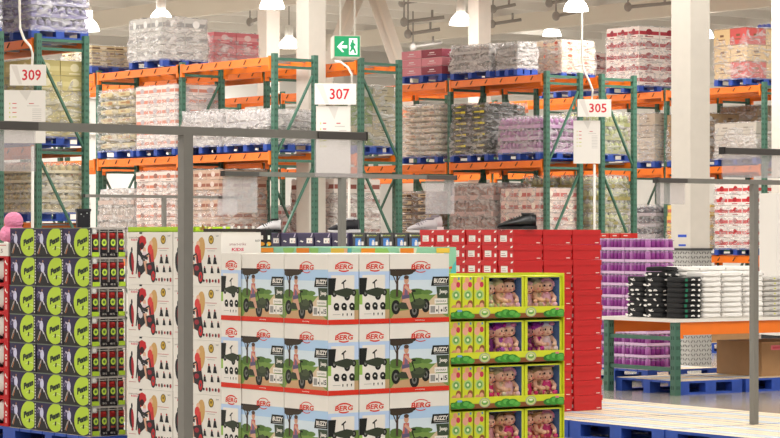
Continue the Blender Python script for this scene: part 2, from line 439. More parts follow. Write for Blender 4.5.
def load_proto(style, w, d, h, cols, wrap=True, layers=4, seed=1, pal=True):
    """w across the front of the rack, d into it; a layer is one mesh, copied up"""
    key = (style, w, d, h, cols, layers, wrap, pal)
    if key in LD: return LD[key]
    t = thing('pallet_load', 'load', 'pallet load'); z0 = 0
    if pal:
        mb = MB(); pallet_mb(d, w, .13, mb, False)
        for y in (0, w / 2 - .05, w - .1): skids(d, w, .13, mb, y)
        mb.v = [(x - d / 2, y - w / 2, z) for x, y, z in mb.v]
        mb.build('pallet', t); z0 = .132
    lh = (h - z0) / layers; rnd = random.Random(seed)
    a, b2, c3 = [c(k) for k in cols]
    protos = []
    for v in range(2):
        mb = MB()
        if style == 'carton':
            ny, nx = 3, 2
            for i in range(nx):
                for j in range(ny):
                    x0 = -d / 2 + i * d / nx + .004; y0 = -w / 2 + j * w / ny + .004
                    o = rnd.uniform(-.006, .006); bx = (x0 + o, y0, .002, x0 + d / nx - .008 + o, y0 + w / ny - .008, lh - .004)
                    mb.box(*bx, a)
                    for f in carton_faces(mb, d / nx - .008, w / ny - .008, lh - .006):
                        f.o += Vector((bx[0], bx[1], .002))
                        f.rect(.02, .3, .98, .62, b2); f.ell(.5, .55, .16, .28, c3, 10); f.rect(.3, .1, .7, .18, c3)
        elif style == 'plain':
            ny, nx = 2, 2
            for i in range(nx):
                for j in range(ny):
                    x0 = -d / 2 + i * d / nx + .004; y0 = -w / 2 + j * w / ny + .004
                    bx = (x0, y0, .002, x0 + d / nx - .01, y0 + w / ny - .01, lh - .004)
                    mb.box(*bx, a if (i + j + v) % 3 else b2)
                    for f in carton_faces(mb, d / nx - .01, w / ny - .01, lh - .006):
                        f.o += Vector((bx[0], bx[1], .002))
                        f.rect(.3, .3, .7, .36, c3); f.rect(.38, .5, .62, .64, c3); f.rect(.02, .96, .98, .99, c3)
        elif style == 'bottle':
            r = .052; n1 = int(w / .115); n2 = int(d / .115)
            mb.box(-d / 2, -w / 2, 0, d / 2, w / 2, lh * .3, b2)
            mb.box(-d / 2 + .06, -w / 2 + .06, lh * .3, d / 2 - .06, w / 2 - .06, lh * .7, a)
            for i in range(n1):
                for j in range(n2):
                    if 0 < i < n1 - 1 and 0 < j < n2 - 1: continue
                    x = -d / 2 + (j + .5) * d / n2; y = -w / 2 + (i + .5) * w / n1
                    mb.lathe(x, y, [(r, lh * .3), (r, lh * .72), (r * .45, lh * .86)], a, 7)
                    mb.lathe(x, y, [(r * .5, lh * .86), (r * .5, lh * .97)], c3, 6)
        elif style == 'sack':
            for i in range(2):
                y = -w / 4 + i * w / 2
                n, kk = 16, 6; pts = []
                for k in range(kk + 1):
                    tt = PI * k / kk
                    for q in range(n):
                        an = 2 * PI * q / n
                        sx = math.copysign(abs(math.cos(an)) ** .45, math.cos(an)) * d / 2 * (.9 + .1 * math.sin(tt)); sy = math.copysign(abs(math.sin(an)) ** .45, math.sin(an)) * w / 4 * (.9 + .1 * math.sin(tt))
                        rr = math.sin(tt) ** .35 if 0 < k < kk else 0
                        pts.append((sx * rr + rnd.uniform(-.01, .01), y + sy * rr, lh * .5 - math.cos(tt) * lh * .54))
                mb.raw(pts, [(k * n + q, k * n + (q + 1) % n, (k + 1) * n + (q + 1) % n, (k + 1) * n + q) for k in range(kk) for q in range(n)], a, True)
                f = Face(mb, (-d / 2 - .002, y + w / 5, lh * .2), (0, -1, 0), (0, 0, 1), w * .4, lh * .6)
                f.rect(.1, .1, .9, .9, b2); f.rect(.25, .35, .6, .65, c3)
                if v: f.rect(.62, .2, .9, .8, c3)
        protos.append(mb)
    nm = {'carton': 'carton_layer', 'plain': 'carton_layer', 'bottle': 'bottle_layer', 'sack': 'sack_layer'}[style]
    ob = [p.build(nm, t, (0, 0, z0 + i * lh)) for i, p in enumerate(protos[:min(2, layers)])]
    for i in range(2, layers):
        o = ob[i % 2].copy(); C.objects.link(o); o.parent = t; KIDS[t].append(o)
        o.location = (rnd.uniform(-.008, .008), rnd.uniform(-.012, .012), z0 + i * lh); o.rotation_euler = (0, 0, PI if style != 'sack' and i % 2 else 0)
    if wrap:
        wrap_mb(w, d, h - z0 + .03, seed, mt=WRAPW if wrap == 2 else WRAP).build('stretch_wrap', t, (0, 0, z0 - .03))
    LD[key] = t
    return t
def s_at(g, px):
    """how far along the rack front a pixel column falls"""
    k = (px - CX) / F
    return (g.X - k * g.Y) / (k * math.cos(g.t) + math.sin(g.t))
NL = {}
def load(g, px0, px1, z, h, style, cols, label, layers=4, wrap=True, d=1.0, off=0.0, pal=True, cap=1.25, seed=None):
    s0, s1 = s_at(g, px1), s_at(g, px0)
    w = min(cap, s1 - s0); s = (s0 + s1) / 2
    w = round(w / .05) * .05
    for i in range(-1, 7):           # keep clear of the upright frames
        if s - w / 2 - .04 < i * BAY + .05 and s + w / 2 + .04 > i * BAY - .05:
            s = i * BAY + .1 + w / 2 if s > i * BAY else i * BAY - .1 - w / 2
            break
    pr = load_proto(style, w, d, h, cols, wrap, layers, seed or len(LD) + 3, pal)
    return place(pr, label, g.w(DEP / 2 + off, s, z + (.026 if z > 0 else .002)), g.t)
WH = '228,222,214'
R1, R2 = '238,222,214', '196,90,84'
L1, L2, L3 = LV
# rack 309
place(load_proto('bottle', 1.2, .98, 1.5, ('118,112,152', '128,122,160', '190,186,204'), 1, 7, 6), 'purple wrapped load cut by the upper corner of the photo', G309.w(.48, 2.04, 4.546), G309.t)
place(load_proto('bottle', 1.2, .98, 1.5, ('118,112,152', '128,122,160', '190,186,204'), 1, 7, 6), 'purple wrapped load on the neighbouring rack beyond sign 309', G309b.w(.45, .7, 4.546), G309.t)
t = load_proto('bottle', 1.2, .98, 1.4, ('118,112,152', '128,122,160', '190,186,204'), 1, 7, 5)
place(t, 'large silver and purple wrapped load on blue pallet above sign 309', G309.w(.48, .7, 4.546), G309.t)
for lv, hh, st, cc, lb in ((2.93, 1.27, 'carton', ('190,176,120', '206,194,140', '225,215,180'), 'olive carton load in clear wrap behind sign 309'),
                           (1.8, .86, 'bottle', ('222,206,164', '226,216,190', '238,230,206'), 'cream bottle load on blue pallet below the 309 notice board')):
    place(load_proto(st, 1.2, .98, hh, cc, True, 5, 9), lb.split(' behind')[0].split(' below')[0] + ' set further in on rack 309', G309.w(.5, 2.0, lv + .026), G309.t)
    place(load_proto(st, 1.2, .98, hh, cc, True, 5, 9), lb, G309.w(.48, .7, lv + .026), G309.t)
    place(load_proto(st, 1.2, .98, hh, cc, True, 5, 9), lb.split(' behind')[0].split(' below')[0] + ' on the rack cut by the photo edge', G309b.w(.45, .7, lv + .026), G309.t)
# rack 307, top beam
load(G307, 130, 164, L3, .86, 'carton', ('200,196,190', '150,148,146', '232,228,224'), 'big grey load in shiny clear wrap on the top beam of rack 307', 3, d=.95, wrap=2)
load(G307, 82, 112, L3, .5, 'carton', ('208,190,150', '110,84,66', '225,214,190'), 'striped tan carton load far along the top beam of rack 307', 4)
load(G307b, 168, 200, L3, .75, 'carton', ('200,110,116', '214,150,150', '222,190,186'), 'low reddish wrapped load behind the big grey wrapped load', 3)
# rack 307, middle beam
load(G307, 226, 270, L2, .68, 'bottle', ('196,190,190', '176,172,174', '225,222,222'), 'silver bottle packs in clear wrap, nearest the 307 end of the middle beam', 2, wrap=2)
load(G307, 183, 223, L2, .72, 'bottle', ('206,200,200', '186,180,180', '230,228,228'), 'silver bottle packs in clear wrap left of the nearest middle beam load', 2, wrap=2)
load(G307, 138, 178, L2, 1.22, 'carton', ('232,218,212', '212,140,120', '190,178,180'), 'tall pink and white carton load in wrap on the middle beam of rack 307', 6)
load(G307, 98, 134, L2, 1.2, 'sack', ('210,196,158', '196,180,140', '160,120,80'), 'tan wrapped load at the far part of the middle beam of rack 307', 7)
load(G307b, 322, 352, L2, 1.15, 'plain', ('176,164,136', '120,136,80', '90,84,60'), 'brown and green crate load behind sign 307', 6)
# lower beam
load(G307, 138, 178, L1, 1.5, 'carton', ('232,214,206', '206,130,106', '150,110,100'), 'tall pink and white carton load at the low beam of rack 307', 8)
load(G307, 183, 221, L1, 1.5, 'carton', ('196,166,146', '150,96,80', '214,196,186'), 'brown striped carton load at the low beam of rack 307', 8)
load(G307, 98, 134, L1, 1.2, 'bottle', ('200,186,176', '190,170,160', '226,216,210'), 'greyish wrapped load at the far part of the low beam of rack 307', 4, wrap=2)
load(G307b, 290, 340, L1, 1.35, 'carton', ('232,222,214', '150,90,80', '214,190,180'), 'white and dark red tray load behind the notice board of sign 307', 5, wrap=2)
load(G307b, 226, 262, L1, .9, 'carton', ('216,196,190', '190,120,110', '226,214,210'), 'low pinkish load seen through the lower bay of rack 307', 4)
# rack 305
load(G305, 403, 444, L3, .62, 'plain', ('216,140,150', '150,70,84', '236,220,222'), 'pink carton load on the top beam beside the slanting brace', 3, wrap=False)
load(G305, 449, 488, L3, .62, 'bottle', ('170,166,162', '190,186,182', '214,210,206'), 'silver foil wrapped load on blue pallet, farther of the two on the top beam', 3, wrap=2)
load(G305, 496, 517, L3, .6, 'bottle', ('160,156,152', '176,172,168', '210,208,204'), 'silver foil wrapped load on the top beam, nearer the cream cartons', 3, wrap=2, d=.5, off=-.2)
load(G305b, 527, 561, L3, .74, 'carton', ('236,218,192', '228,204,180', '206,100,80'), 'bright cream carton load behind the end post of rack 305', 5, wrap=2, d=.85)
#load(G305b, 566, 593, L3, .72, 'plain', ('214,204,196', '206,194,188', '186,60,66'), 'pale cartons with red print on the top beam behind sign 305', 4, wrap=False)
load(G305, 402, 440, L2, 1.12, 'sack', ('240,232,216', '226,216,198', '170,140,120'), 'tall stack of cream sacks on the middle beam of rack 305', 9)
load(G305, 446, 484, L2, 1.08, 'sack', ('52,54,44', '96,96,60', '222,208,70'), 'stack of black and yellow sacks on the middle beam', 9)
load(G305, 503, 544, L2, .78, 'bottle', ('176,128,168', '190,156,186', '222,204,222'), 'purple bottle load under clear wrap near the end of rack 305', 3)
load(G305, 398, 436, L1, 1.22, 'sack', ('150,120,86', '206,186,150', '80,56,40'), 'stack of brown sacks with dark print at the low beam behind grey shoes', 8)
load(G305, 447, 490, L1, 1.35, 'bottle', ('186,150,140', '200,176,170', '214,190,186'), 'pinkish brown bottle load under cloudy wrap at the low beam', 4, wrap=2)
load(G305, 502, 542, L1, 1.25, 'carton', ('222,196,186', '190,110,104', '236,222,206'), 'pink and cream carton load behind the black shoes', 5)
load(G305b, 524, 556, L1, 1.5, 'bottle', ('206,204,160', '150,140,84', '238,236,226'), 'green and white cup packs behind the end frame of rack 305', 6)
load(G305b, 560, 593, L1, 1.5, 'bottle', ('200,200,150', '160,150,96', '240,236,226'), 'green and white cup packs below notice board 305', 6)
load(G305b, 560, 593, L2, .9, 'bottle', ('186,190,130', '170,170,120', '226,226,200'), 'greenish bottle load on blue pallet right of notice board 305', 3)
load(G305b, 524, 556, L2, .8, 'bottle', ('190,140,170', '196,170,190', '226,212,226'), 'purple bottle load deeper on the middle beam behind rack 305', 3)
# rack 303
load(G303, 611, 643, L3, 1.34, 'carton', ('238,226,218', '176,52,62', '150,40,50'), 'tall white and dark red carton load on the top beam right of sign 305', 5, d=1.15)
load(G303, 556, 588, L3, .95, 'carton', ('230,214,208', '170,60,70', '120,34,44'), 'white and dark red carton load farther along, behind the 305 cable', 4)
load(G303, 718, 750, L3, 1.12, 'plain', ('206,176,130', '190,84,80', '120,84,60'), 'red and tan carton load on the top beam right of the wide column', 3, d=1.1)
load(G303b, 757, 800, L3, 1.35, 'bottle', ('110,120,190', '216,214,222', '236,232,232'), 'blue and white can load beside the edge column', 7, wrap=False)
load(G303, 625, 656, L2, 1.1, 'plain', ('196,184,166', '180,166,148', '140,124,110'), 'grey tan carton load on the middle beam left of the wide column', 4)
load(G303, 664, 700, L2, 1.05, 'plain', ('150,124,92', '140,116,84', '90,70,54'), 'brown carton load half hidden by the wide column', 4)
load(G303b, 716, 752, L2, 1.25, 'plain', ('166,146,120', '156,136,110', '104,86,70'), 'brown carton load set deep behind the grey wrapped load', 5)
load(G303, 716, 758, L2, .82, 'plain', ('196,188,176', '186,178,166', '150,140,130'), 'low grey carton load in shiny wrap right of the wide column', 3, wrap=2)
load(G303, 624, 658, L1, 1.0, 'bottle', ('92,86,94', '176,166,170', '200,196,198'), 'dark bottle load under clear wrap above the purple cans', 4)
load(G303, 664, 700, L1, 1.0, 'carton', ('236,206,110', '206,110,90', '236,226,206'), 'yellow and red carton load beside the wide column', 4)
load(G303, 716, 758, L1, 1.4, 'carton', ('238,230,224', '206,70,72', '176,40,48'), 'red and white drink carton load right of the wide column', 6, wrap=True)
load(G303, 716, 758, 0, 1.0, 'bottle', ('186,70,56', '226,220,210', '206,190,150'), 'red jars under the low beam right of the wide column', 4, wrap=False)
load(G303, 624, 658, 0, 1.0, 'plain', ('196,176,150', '186,166,140', '150,120,100'), 'carton load on the floor behind the purple cans', 3, cap=1.2)
load(G303, 664, 700, 0, 1.0, 'bottle', ('40,38,42', '222,218,214', '190,186,186'), 'black bottle cases low beside the wide column', 4, wrap=False)

# ------------------------------------------------------------------ pedal kart cartons
def kart_front(f, w0=0):
    """picture side: child on a pedal kart under a tree"""
    RED, BLK = c('214,52,34'), c('30,32,30')
    f.rect(.0, .07, 1, .78, c('176,206,236')); f.rect(.0, .4, 1, .62, c('212,226,236'))
    f.poly([(0, .07), (1, .07), (1, .42), (.7, .4), (.4, .45), (0, .42)], c('120,150,76'))
    for a, b, ra, rb, k in ((.1, .42, .12, .07, '86,116,56'), (.45, .45, .14, .045, '80,112,54'), (.62, .44, .1, .035, '96,130,64'), (.3, .4, .1, .05, '96,126,60'), (.9, .3, .1, .1, '110,140,70')):
        f.ell(a, b, ra, rb, c(k), 12)
    f.poly([(.02, .07), (.98, .07), (.8, .16), (.45, .2), (.1, .17)], c('198,160,120'))
    f.poly([(.5, .18), (.72, .2), (.98, .5), (.9, .5), (.72, .36)], c('214,192,160'))
    f.rect(0, .78, 1, 1, WHITEBOX)
    # tree
    f.line(.12, .38, .125, .68, .018, c('70,54,46')); f.line(.12, .55, .05, .7, .008, c('70,54,46')); f.line(.125, .6, .2, .72, .008, c('70,54,46'))
    for a, b, ra, rb in ((.1, .725, .12, .05), (.24, .735, .16, .045), (.05, .755, .06, .025), (.35, .75, .08, .022), (.17, .7, .05, .025)):
        f.ell(a, b, ra, rb, c('64,54,44'), 12)
    f.rect(0, .755, .44, .78, c('58,48,42'))
    # kart
    for a, b, r in ((.1, .23, .092), (.41, .175, .1), (.6, .245, .088)):
        f.ell(a, b, r * .8, r * 1.15, BLK, 16); f.ell(a, b, r * .42, r * .62, c('110,110,106'), 12); f.ell(a, b, r * .2, r * .3, BLK, 8)
    f.poly([(.08, .24), (.2, .3), (.36, .3), (.5, .36), (.62, .3), (.55, .2), (.4, .2), (.2, .2)], c('58,66,50'))
    f.poly([(.16, .3), (.22, .46), (.26, .46), (.3, .31)], c('176,136,90'))
    f.ell(.48, .3, .1, .05, c('74,84,60'), 12); f.line(.42, .3, .37, .44, .009, BLK); f.line(.33, .46, .43, .46, .012, BLK)
    # child
    f.poly([(.22, .34), (.32, .36), (.37, .2), (.32, .19), (.27, .29), (.2, .3)], c('206,160,136'))
    f.poly([(.2, .34), (.33, .36), (.32, .42), (.2, .42)], c('96,90,120'))
    f.poly([(.21, .4), (.32, .41), (.32, .56), (.23, .56)], c('196,110,100')); f.poly([(.24, .4), (.3, .4), (.29, .5), (.25, .5)], c('120,100,130'))
    f.line(.25, .53, .36, .44, .02, c('212,166,142')); f.ell(.275, .615, .04, .055, c('206,158,132'), 12); f.ell(.275, .66, .043, .03, c('86,60,46'), 12)
    # branding
    f.ring(.52, .81, .145, .085, .012, RED, 22, .6, 2.9); f.ring(.52, .81, .13, .085, .012, RED, 12, 3.9, 5.4)
    f.text('BERG', .52, .81, .32, .075, RED, .15, 0, .03)
    f.poly([(.69, .53), (.995, .53), (.995, .665), (.72, .665)], BLK)
    f.text('BUZZY', .86, .605, .24, .065, WHITEBOX, .15, 0, .04); f.rect(.74, .55, .97, .558, c('190,190,186'))
    f.poly([(.8, .35), (.995, .35), (.995, .52), (.78, .52)], c('62,76,58')); f.text('Jeep', .9, .44, .14, .075, WHITEBOX, 0, 0, .03)
    f.rect(.75, .27, .97, .345, WHITEBOX); f.text('SAHARA', .86, .305, .18, .03, c('110,120,100'), 0, 0, .01)
    f.rect(.66, .12, .975, .255, WHITEBOX)
    f.rect(.68, .14, .76, .235, c('150,148,144')); f.ell(.79, .17, .015, .02, BLK, 8); f.ell(.87, .17, .015, .02, BLK, 8)
    f.line(.82, .13, .82, .24, .004, BLK); f.text('5', .945, .185, .045, .07, BLK); f.rect(.905, .15, .915, .22, BLK)
    f.rect(0, 0, 1, .07, RED); f.text('www.berg', .5, .035, .16, .02, WHITEBOX)
def kart_end(f):
    RED, BLK = c('214,52,34'), c('30,32,30')
    f.rect(0, .45, 1, .75, c('186,208,240')); f.rect(0, .07, 1, .45, WHITEBOX)
    f.rect(.86, .2, 1, .5, c('104,130,66')); f.rect(.86, .07, 1, .2, c('190,160,120')); f.rect(0, .28, .1, .42, c('150,190,90'))
    f.rect(.1, .07, .86, .7, WHITEBOX)
    f.poly([(0, .42), (.2, .42), (.26, .66), (0, .66)], BLK)
    f.ring(.52, .82, .27, .075, .022, RED, 20, .5, 2.9); f.ring(.52, .82, .25, .075, .02, RED, 12, 3.9, 5.4)
    f.text('BERG', .52, .82, .58, .07, RED, .15, 0, .03)
    for a, b, r in ((.2, .44, .08), (.62, .4, .1), (.84, .45, .08)):
        f.ell(a, b, r, r * .62, BLK, 14); f.ell(a, b, r * .45, r * .28, c('120,120,116'), 10)
    f.poly([(.14, .47), (.4, .5), (.6, .52), (.8, .5), (.84, .44), (.6, .38), (.3, .42)], c('54,62,48'))
    f.line(.52, .5, .5, .6, .008, BLK); f.line(.44, .58, .58, .63, .01, BLK)
    for a in (.27, .52, .78):
        f.ell(a, .255, .095, .055, BLK, 10); f.rect(a - .05, .2, a + .08, .25, BLK)
        f.rect(a - .03, .25, a + .03, .27, WHITEBOX)
    for a in (.48, .62, .76): f.ell(a, .145, .02, .016, BLK, 8); f.line(a, .12, a, .155, .006, BLK)
    f.rect(.15, .14, .4, .146, c('150,150,146')); f.rect(0, 0, 1, .07, RED)
KL, KW, KH = .486, .239, .447
mb = MB(); mb.box(0, 0, 0, KL, KW, KH, WHITEBOX)
fa, fb, fc, fd = carton_faces(mb, KL, KW, KH)
kart_front(fa); kart_front(fb); kart_end(fc); kart_end(fd)
mb.box(.01, KW / 2 - .02, KH, KL - .01, KW / 2 + .02, KH + .0006, mat('clear packing tape', (214, 204, 184), .25))
kart = tag(mb.build('kart_carton'), 'kart', 'carton')
GB = Grid(327.5, 15.8, 37)
kg = 'pedal kart cartons on the centre pallet'
lay = ['top', 'middle', 'bottom']
spots = [(.243, 0, 90, 'narrow end facing out at the front corner'), (.488, 0, 90, 'narrow end facing out, second from the front corner'),
         (.494, 0, 0, 'picture side facing right, beside the dolls'), (.243, .492, 90, 'picture side facing left, second from the corner'),
         (0, .985, 0, 'narrow end at the left rear, next to the stroller cartons')]
for k in range(3):
    z = .14 + (2 - k) * .449
    for x, y, r, lb in spots:
        place(kart, '%s kart carton, %s' % (lay[k], lb), GB.w(x + (.002 if r else 0), y + .002, z), GB.t + math.radians(r), kg)
    if k == 0:
        for x, y, r, lb in ((.488, .492, 90, 'hidden behind the picture carton of the left side'), (.494, .245, 0, 'directly behind the right picture carton'),
                            (.494, .49, 0, 'third back on the right side'), (.494, .735, 0, 'fourth back on the right side')):
            for kk in range(3):
                place(kart, '%s kart carton, %s' % (lay[kk], lb), GB.w(x + (.002 if r else 0), y + .002, .14 + (2 - kk) * .449), GB.t + math.radians(r), kg)
pallet(1.02, 1.22, 'blue pallet under the pedal kart cartons', GB.w(-.005, 0, 0), GB.t)

# ------------------------------------------------------------------ stroller cartons
def stroller_art(f):
    RED, BLK = c('196,40,46'), c('42,42,46')
    f.text('smart-trike', .14, .9, .22, .04, c('120,90,90'), .2, 0, .0); f.text('KIDS', .16, .855, .15, .035, c('210,60,90'), .1, 0, .03)
    f.ell(.095, .43, .055, .2, BLK, 14, .06); f.ell(.12, .42, .028, .19, c('176,36,46'), 12, .06); f.ell(.1, .66, .02, .06, BLK, 8); f.ell(.115, .21, .025, .03, c('176,36,46'), 8)
    # hood, seat, mother and child, wheels
    f.poly([(.25, .9), (.33, .94), (.41, .9), (.43, .8), (.36, .7), (.27, .62), (.24, .75)], RED); f.ell(.33, .74, .05, .07, c('60,24,28'), 10)
    f.poly([(.22, .8), (.26, .9), (.3, .64), (.4, .5), (.4, .26), (.3, .17), (.24, .19), (.21, .42)], BLK)
    f.poly([(.24, .58), (.31, .52), (.31, .42), (.24, .45)], c('226,220,222'))
    f.ell(.585, .68, .085, .23, c('206,164,104'), 14, -.08); f.poly([(.47, .66), (.58, .68), (.6, .44), (.49, .42)], c('200,60,60')); f.ell(.3, .42, .05, .07, c('216,212,216'), 8); f.ell(.53, .78, .04, .06, c('226,180,150'), 12); f.ell(.51, .67, .055, .1, c('216,70,66'), 12)
    f.ell(.385, .66, .035, .055, c('226,180,156'), 10); f.ell(.385, .56, .05, .08, c('226,206,214'), 10); f.line(.4, .5, .5, .58, .02, c('222,170,140'))
    f.poly([(.36, .45), (.44, .45), (.46, .2), (.42, .2)], c('214,168,142')); f.line(.32, .5, .5, .6, .012, BLK); f.line(.5, .58, .55, .3, .014, BLK)
    f.line(.3, .55, .46, .5, .024, BLK); f.line(.27, .9, .2, .2, .014, BLK); f.poly([(.42, .4), (.6, .44), (.64, .2), (.56, .15), (.45, .2)], c('52,46,50')); f.ell(.5, .33, .05, .05, c('150,46,56'), 8)
    for a, b, rx, ry in ((.58, .17, .055, .13), (.27, .19, .03, .075)):
        f.ell(a, b, rx, ry, BLK, 14); f.ell(a, b, rx * .72, ry * .74, c('196,48,52'), 12); f.ell(a, b, rx * .3, ry * .3, c('80,80,84'), 8)
    # medal, text, silhouettes
    f.ell(.8, .86, .055, .085, c('110,88,30'), 14); f.ell(.8, .86, .04, .065, c('206,170,70'), 12); f.ell(.8, .87, .02, .03, c('120,96,40'), 8)
    f.text('EASY', .93, .93, .06, .025, c('130,130,134')); f.rect(.68, .69, .92, .7, c('206,120,120')); f.rect(.72, .65, .88, .657, c('160,160,160'))
    for a, b, s in ((.76, .5, 1.3), (.88, .5, 1.3), (.67, .31, 1), (.82, .31, 1), (.95, .31, .9)):
        f.ell(a, b, .02 * s, .035 * s, BLK, 8); f.poly([(a - .03 * s, b - .07 * s), (a + .035 * s, b - .07 * s), (a + .01, b + .02 * s), (a - .02, b + .03 * s)], BLK)
        f.ell(a - .005, b + .045 * s, .012 * s, .018 * s, c('180,40,50'), 6)
    for i in range(6):
        a = .65 + i * .062; f.ell(a, .1, .018, .028 + .008 * (i % 3), c('170,40,50') if i % 2 else BLK, 8)
    f.rect(.04, .12, .2, .13, c('190,120,120'))
def stroller_side(f):
    f.text('smart-trike', .42, .78, .42, .05, c('150,80,90'), .15, 0, 0); f.text('KIDS', .42, .68, .3, .06, c('214,40,84'), .1, 0, .03)
    f.ell(.5, .2, .1, .13, c('190,34,60'), 12); f.ell(.3, .2, .04, .12, c('60,60,64'), 8, .2); f.ell(.82, .18, .09, .08, c('206,150,90'), 10)
    f.ell(.78, .58, .04, .025, c('200,50,60'), 6); f.text('EASY', .92, .84, .12, .04, c('120,120,120')); f.rect(.1, .05, .3, .06, c('190,150,150'))
SL, SW, SH = .592, .33, .3705
mb = MB(); mb.box(0, 0, 0, SW, SL, SH, WHITEBOX)
fs = carton_faces(mb, SW, SL, SH)
stroller_art(fs[2]); stroller_art(fs[3]); stroller_side(fs[0]); stroller_side(fs[1])
mb.box(-.0006, SL * .67, SH - .012, .01, SL * .73, SH + .0006, c('40,40,44'))
stro = tag(mb.build('stroller_carton'), 's', 'carton')
GS = Grid(221, 17.0, 38); sg = 'stroller cartons on the left centre pallet'
for k in range(4):
    for j in range(2):
        place(stro, '%s white stroller carton from the top, %s column' % (('first', 'second', 'third', 'fourth')[k], ('right, beside the kart cartons', 'left, beside the tennis cartons')[j]),
              GS.w(0, j * .602, .14 + (3 - k) * .372), GS.t, sg)
pallet(1.0, 1.22, 'blue pallet under the stroller cartons', GS.w(0, -.005, 0), GS.t)
mb = MB(); lm = c('176,214,50'); mb.box(0, 0, 0, .32, .86, .008, lm)
for q in ((0, 0, .32, .008), (0, .852, .32, .86), (0, 0, .008, .86), (.312, 0, .32, .86)): mb.box(q[0], q[1], 0, q[2], q[3], .036, lm)
tag(mb.build('cardboard_tray', None, GS.w(.003, .33, 1.6285), GS.t), 'flat lime green cardboard tray on top of the stroller cartons', 'tray')
r = thing('trim_tray', 'low dark tray with small white tags right of the lime tray', 'tray', GS.w(.0, -.004, 1.6285), GS.t)
mb = MB(); mb.box(.0, 0, 0, .32, .22, .022, c('58,52,46')); mb.build('tray', r)
for i in range(5):
    mb = MB(); mb.box(.02 + i * .06, .0, .022, .035 + i * .06, .012, .04, WHITEBOX); mb.build('tag', r)
mb = MB()
for i in range(9):
    a = i * 2 * PI / 9; d = .055
    mb.raw([(0, 0, .01), (d * math.cos(a) * .6 - .012 * math.sin(a), d * math.sin(a) * .6, .03), (d * math.cos(a), d * math.sin(a), .055 - .02 * (i % 3)), (d * math.cos(a) * .6 + .012 * math.sin(a), d * math.sin(a) * .6, .012)], [(0, 1, 2, 3)], mat('gold foil', (190, 160, 96), .3, metal=.5))
mb.ball(0, 0, .012, .018, .018, .012, c('120,96,50'))
tag(mb.build('gold_bow', None, GS.w(.06, .27, 1.6285)), 'small gold ribbon bow between the lime tray and the dark tray', 'bow')

# ------------------------------------------------------------------ tennis ball cartons
DK = c('44,40,50')
def penn_side(f):
    f.rect(0, .02, .92, .98, c('48,40,76')); f.poly([(0, .02), (.62, .02), (.62, .36), (0, .5)], c('36,35,38'))
    f.line(.06, .12, .16, .42, .006, c('200,196,190')); f.line(.3, .4, .42, .1, .006, c('200,196,190')); f.line(.16, .3, .1, .1, .007, c('214,130,60'))
    f.ell(.21, .62, .07, .18, c('206,206,232'), 12); f.ell(.22, .84, .025, .05, c('150,110,90'), 8); f.line(.2, .72, .08, .78, .014, c('190,180,200'))
    f.line(.2, .48, .15, .3, .012, c('150,130,130')); f.line(.24, .5, .3, .34, .012, c('210,206,220')); f.ring(.06, .66, .04, .07, .012, c('160,150,190'), 10)
    f.ell(.73, .5, .33, .49, c('186,214,66'), 26, -.05, clip=.92)
    f.ring(.78, .18, .2, .16, .02, c('214,226,160'), 12, .6, 2.6)
    f.text('Penn', .7, .56, .38, .22, c('30,44,34'), .3, .28, .08); f.text('1', .73, .3, .05, .14, c('30,44,34'), .2, 0, .03)
    f.rect(.92, .02, 1, .98, DK)
    for i in range(9): f.rect(.94, .06 + i * .1, .975, .12 + i * .1, c('206,206,200'))
    f.rect(0, .965, 1, 1, c('110,120,104'))
TL, TW, TH = .394, .305, .2165
mb = MB()
mb.box(0, 0, .0, TW, TL, .012, DK); mb.box(0, 0, TH - .008, TW, TL, TH, DK); mb.box(0, .055, .012, TW, TL, TH - .008, DK)
f = Face(mb, (0, TL, 0), (0, -1, 0), (0, 0, 1), TL, TH); penn_side(f)
WB = c('168,162,158')
f = Face(mb, (0, 0, 0), (1, 0, 0), (0, 0, 1), TW, TH)
for x0, y0, x1, y1 in ((0, 0, 1, .05), (0, .93, 1, 1), (0, .78, .04, 1), (.04, .86, 1, .885), (.96, 0, 1, 1)):
    mb.box(x0 * TW, -.001, y0 * TH, x1 * TW, .006, y1 * TH, WB)
for a in (.0, .235, .485, .735): mb.box(a * TW, -.001, 0, (a + .022) * TW, .05, TH * .93, WB)
f.l = .003
f.rect(.02, .78, .16, .98, c('170,168,166')); f.ell(.09, .88, .05, .07, c('214,212,206'), 12)
f.rect(.27, .0, .74, .16, c('34,32,36')); f.text('20 %', .38, .09, .12, .07, WB); f.text('40 %', .6, .09, .14, .07, WB)
f.rect(.03, .02, .23, .17, c('172,204,60')); f.rect(.77, .02, .95, .17, c('172,204,60'))
tenn = thing('tennis_ball_carton', 't', 'carton'); mb.build('carton', tenn)
cm = MB(); cm.lathe(0, 0, [(.032, 0), (.033, .02), (.033, .075)], c('40,36,40'), 14); cm.lathe(0, 0, [(.033, .075), (.033, .115)], c('46,40,42'), 14)
cm.lathe(0, 0, [(.0335, .115), (.0335, .155)], c('158,34,30'), 14); cm.lathe(0, 0, [(.03, .155), (.03, .17)], c('60,54,54'), 14)
ff = Face(cm, (-.03, -.0335, 0), (1, 0, 0), (0, 0, 1), .06, .17)
ff.ell(.5, .5, .36, .15, c('186,212,80'), 14); ff.ell(.5, .5, .18, .07, c('80,110,60'), 10); ff.rect(.15, .2, .85, .28, c('150,60,50')); ff.text('Penn', .5, .8, .6, .09, c('120,24,24'))
can = cm.build('tennis_ball_can', tenn, (.138 * TW, .034, .022))
for a in (.372, .622, .862):
    o = can.copy(); C.objects.link(o); o.parent = tenn; KIDS[tenn].append(o); o.location = (a * TW, .034, .022)
GT = Grid(91, 18.2, 38)
cw = ('right column with ball cans showing', 'middle column', 'left column')
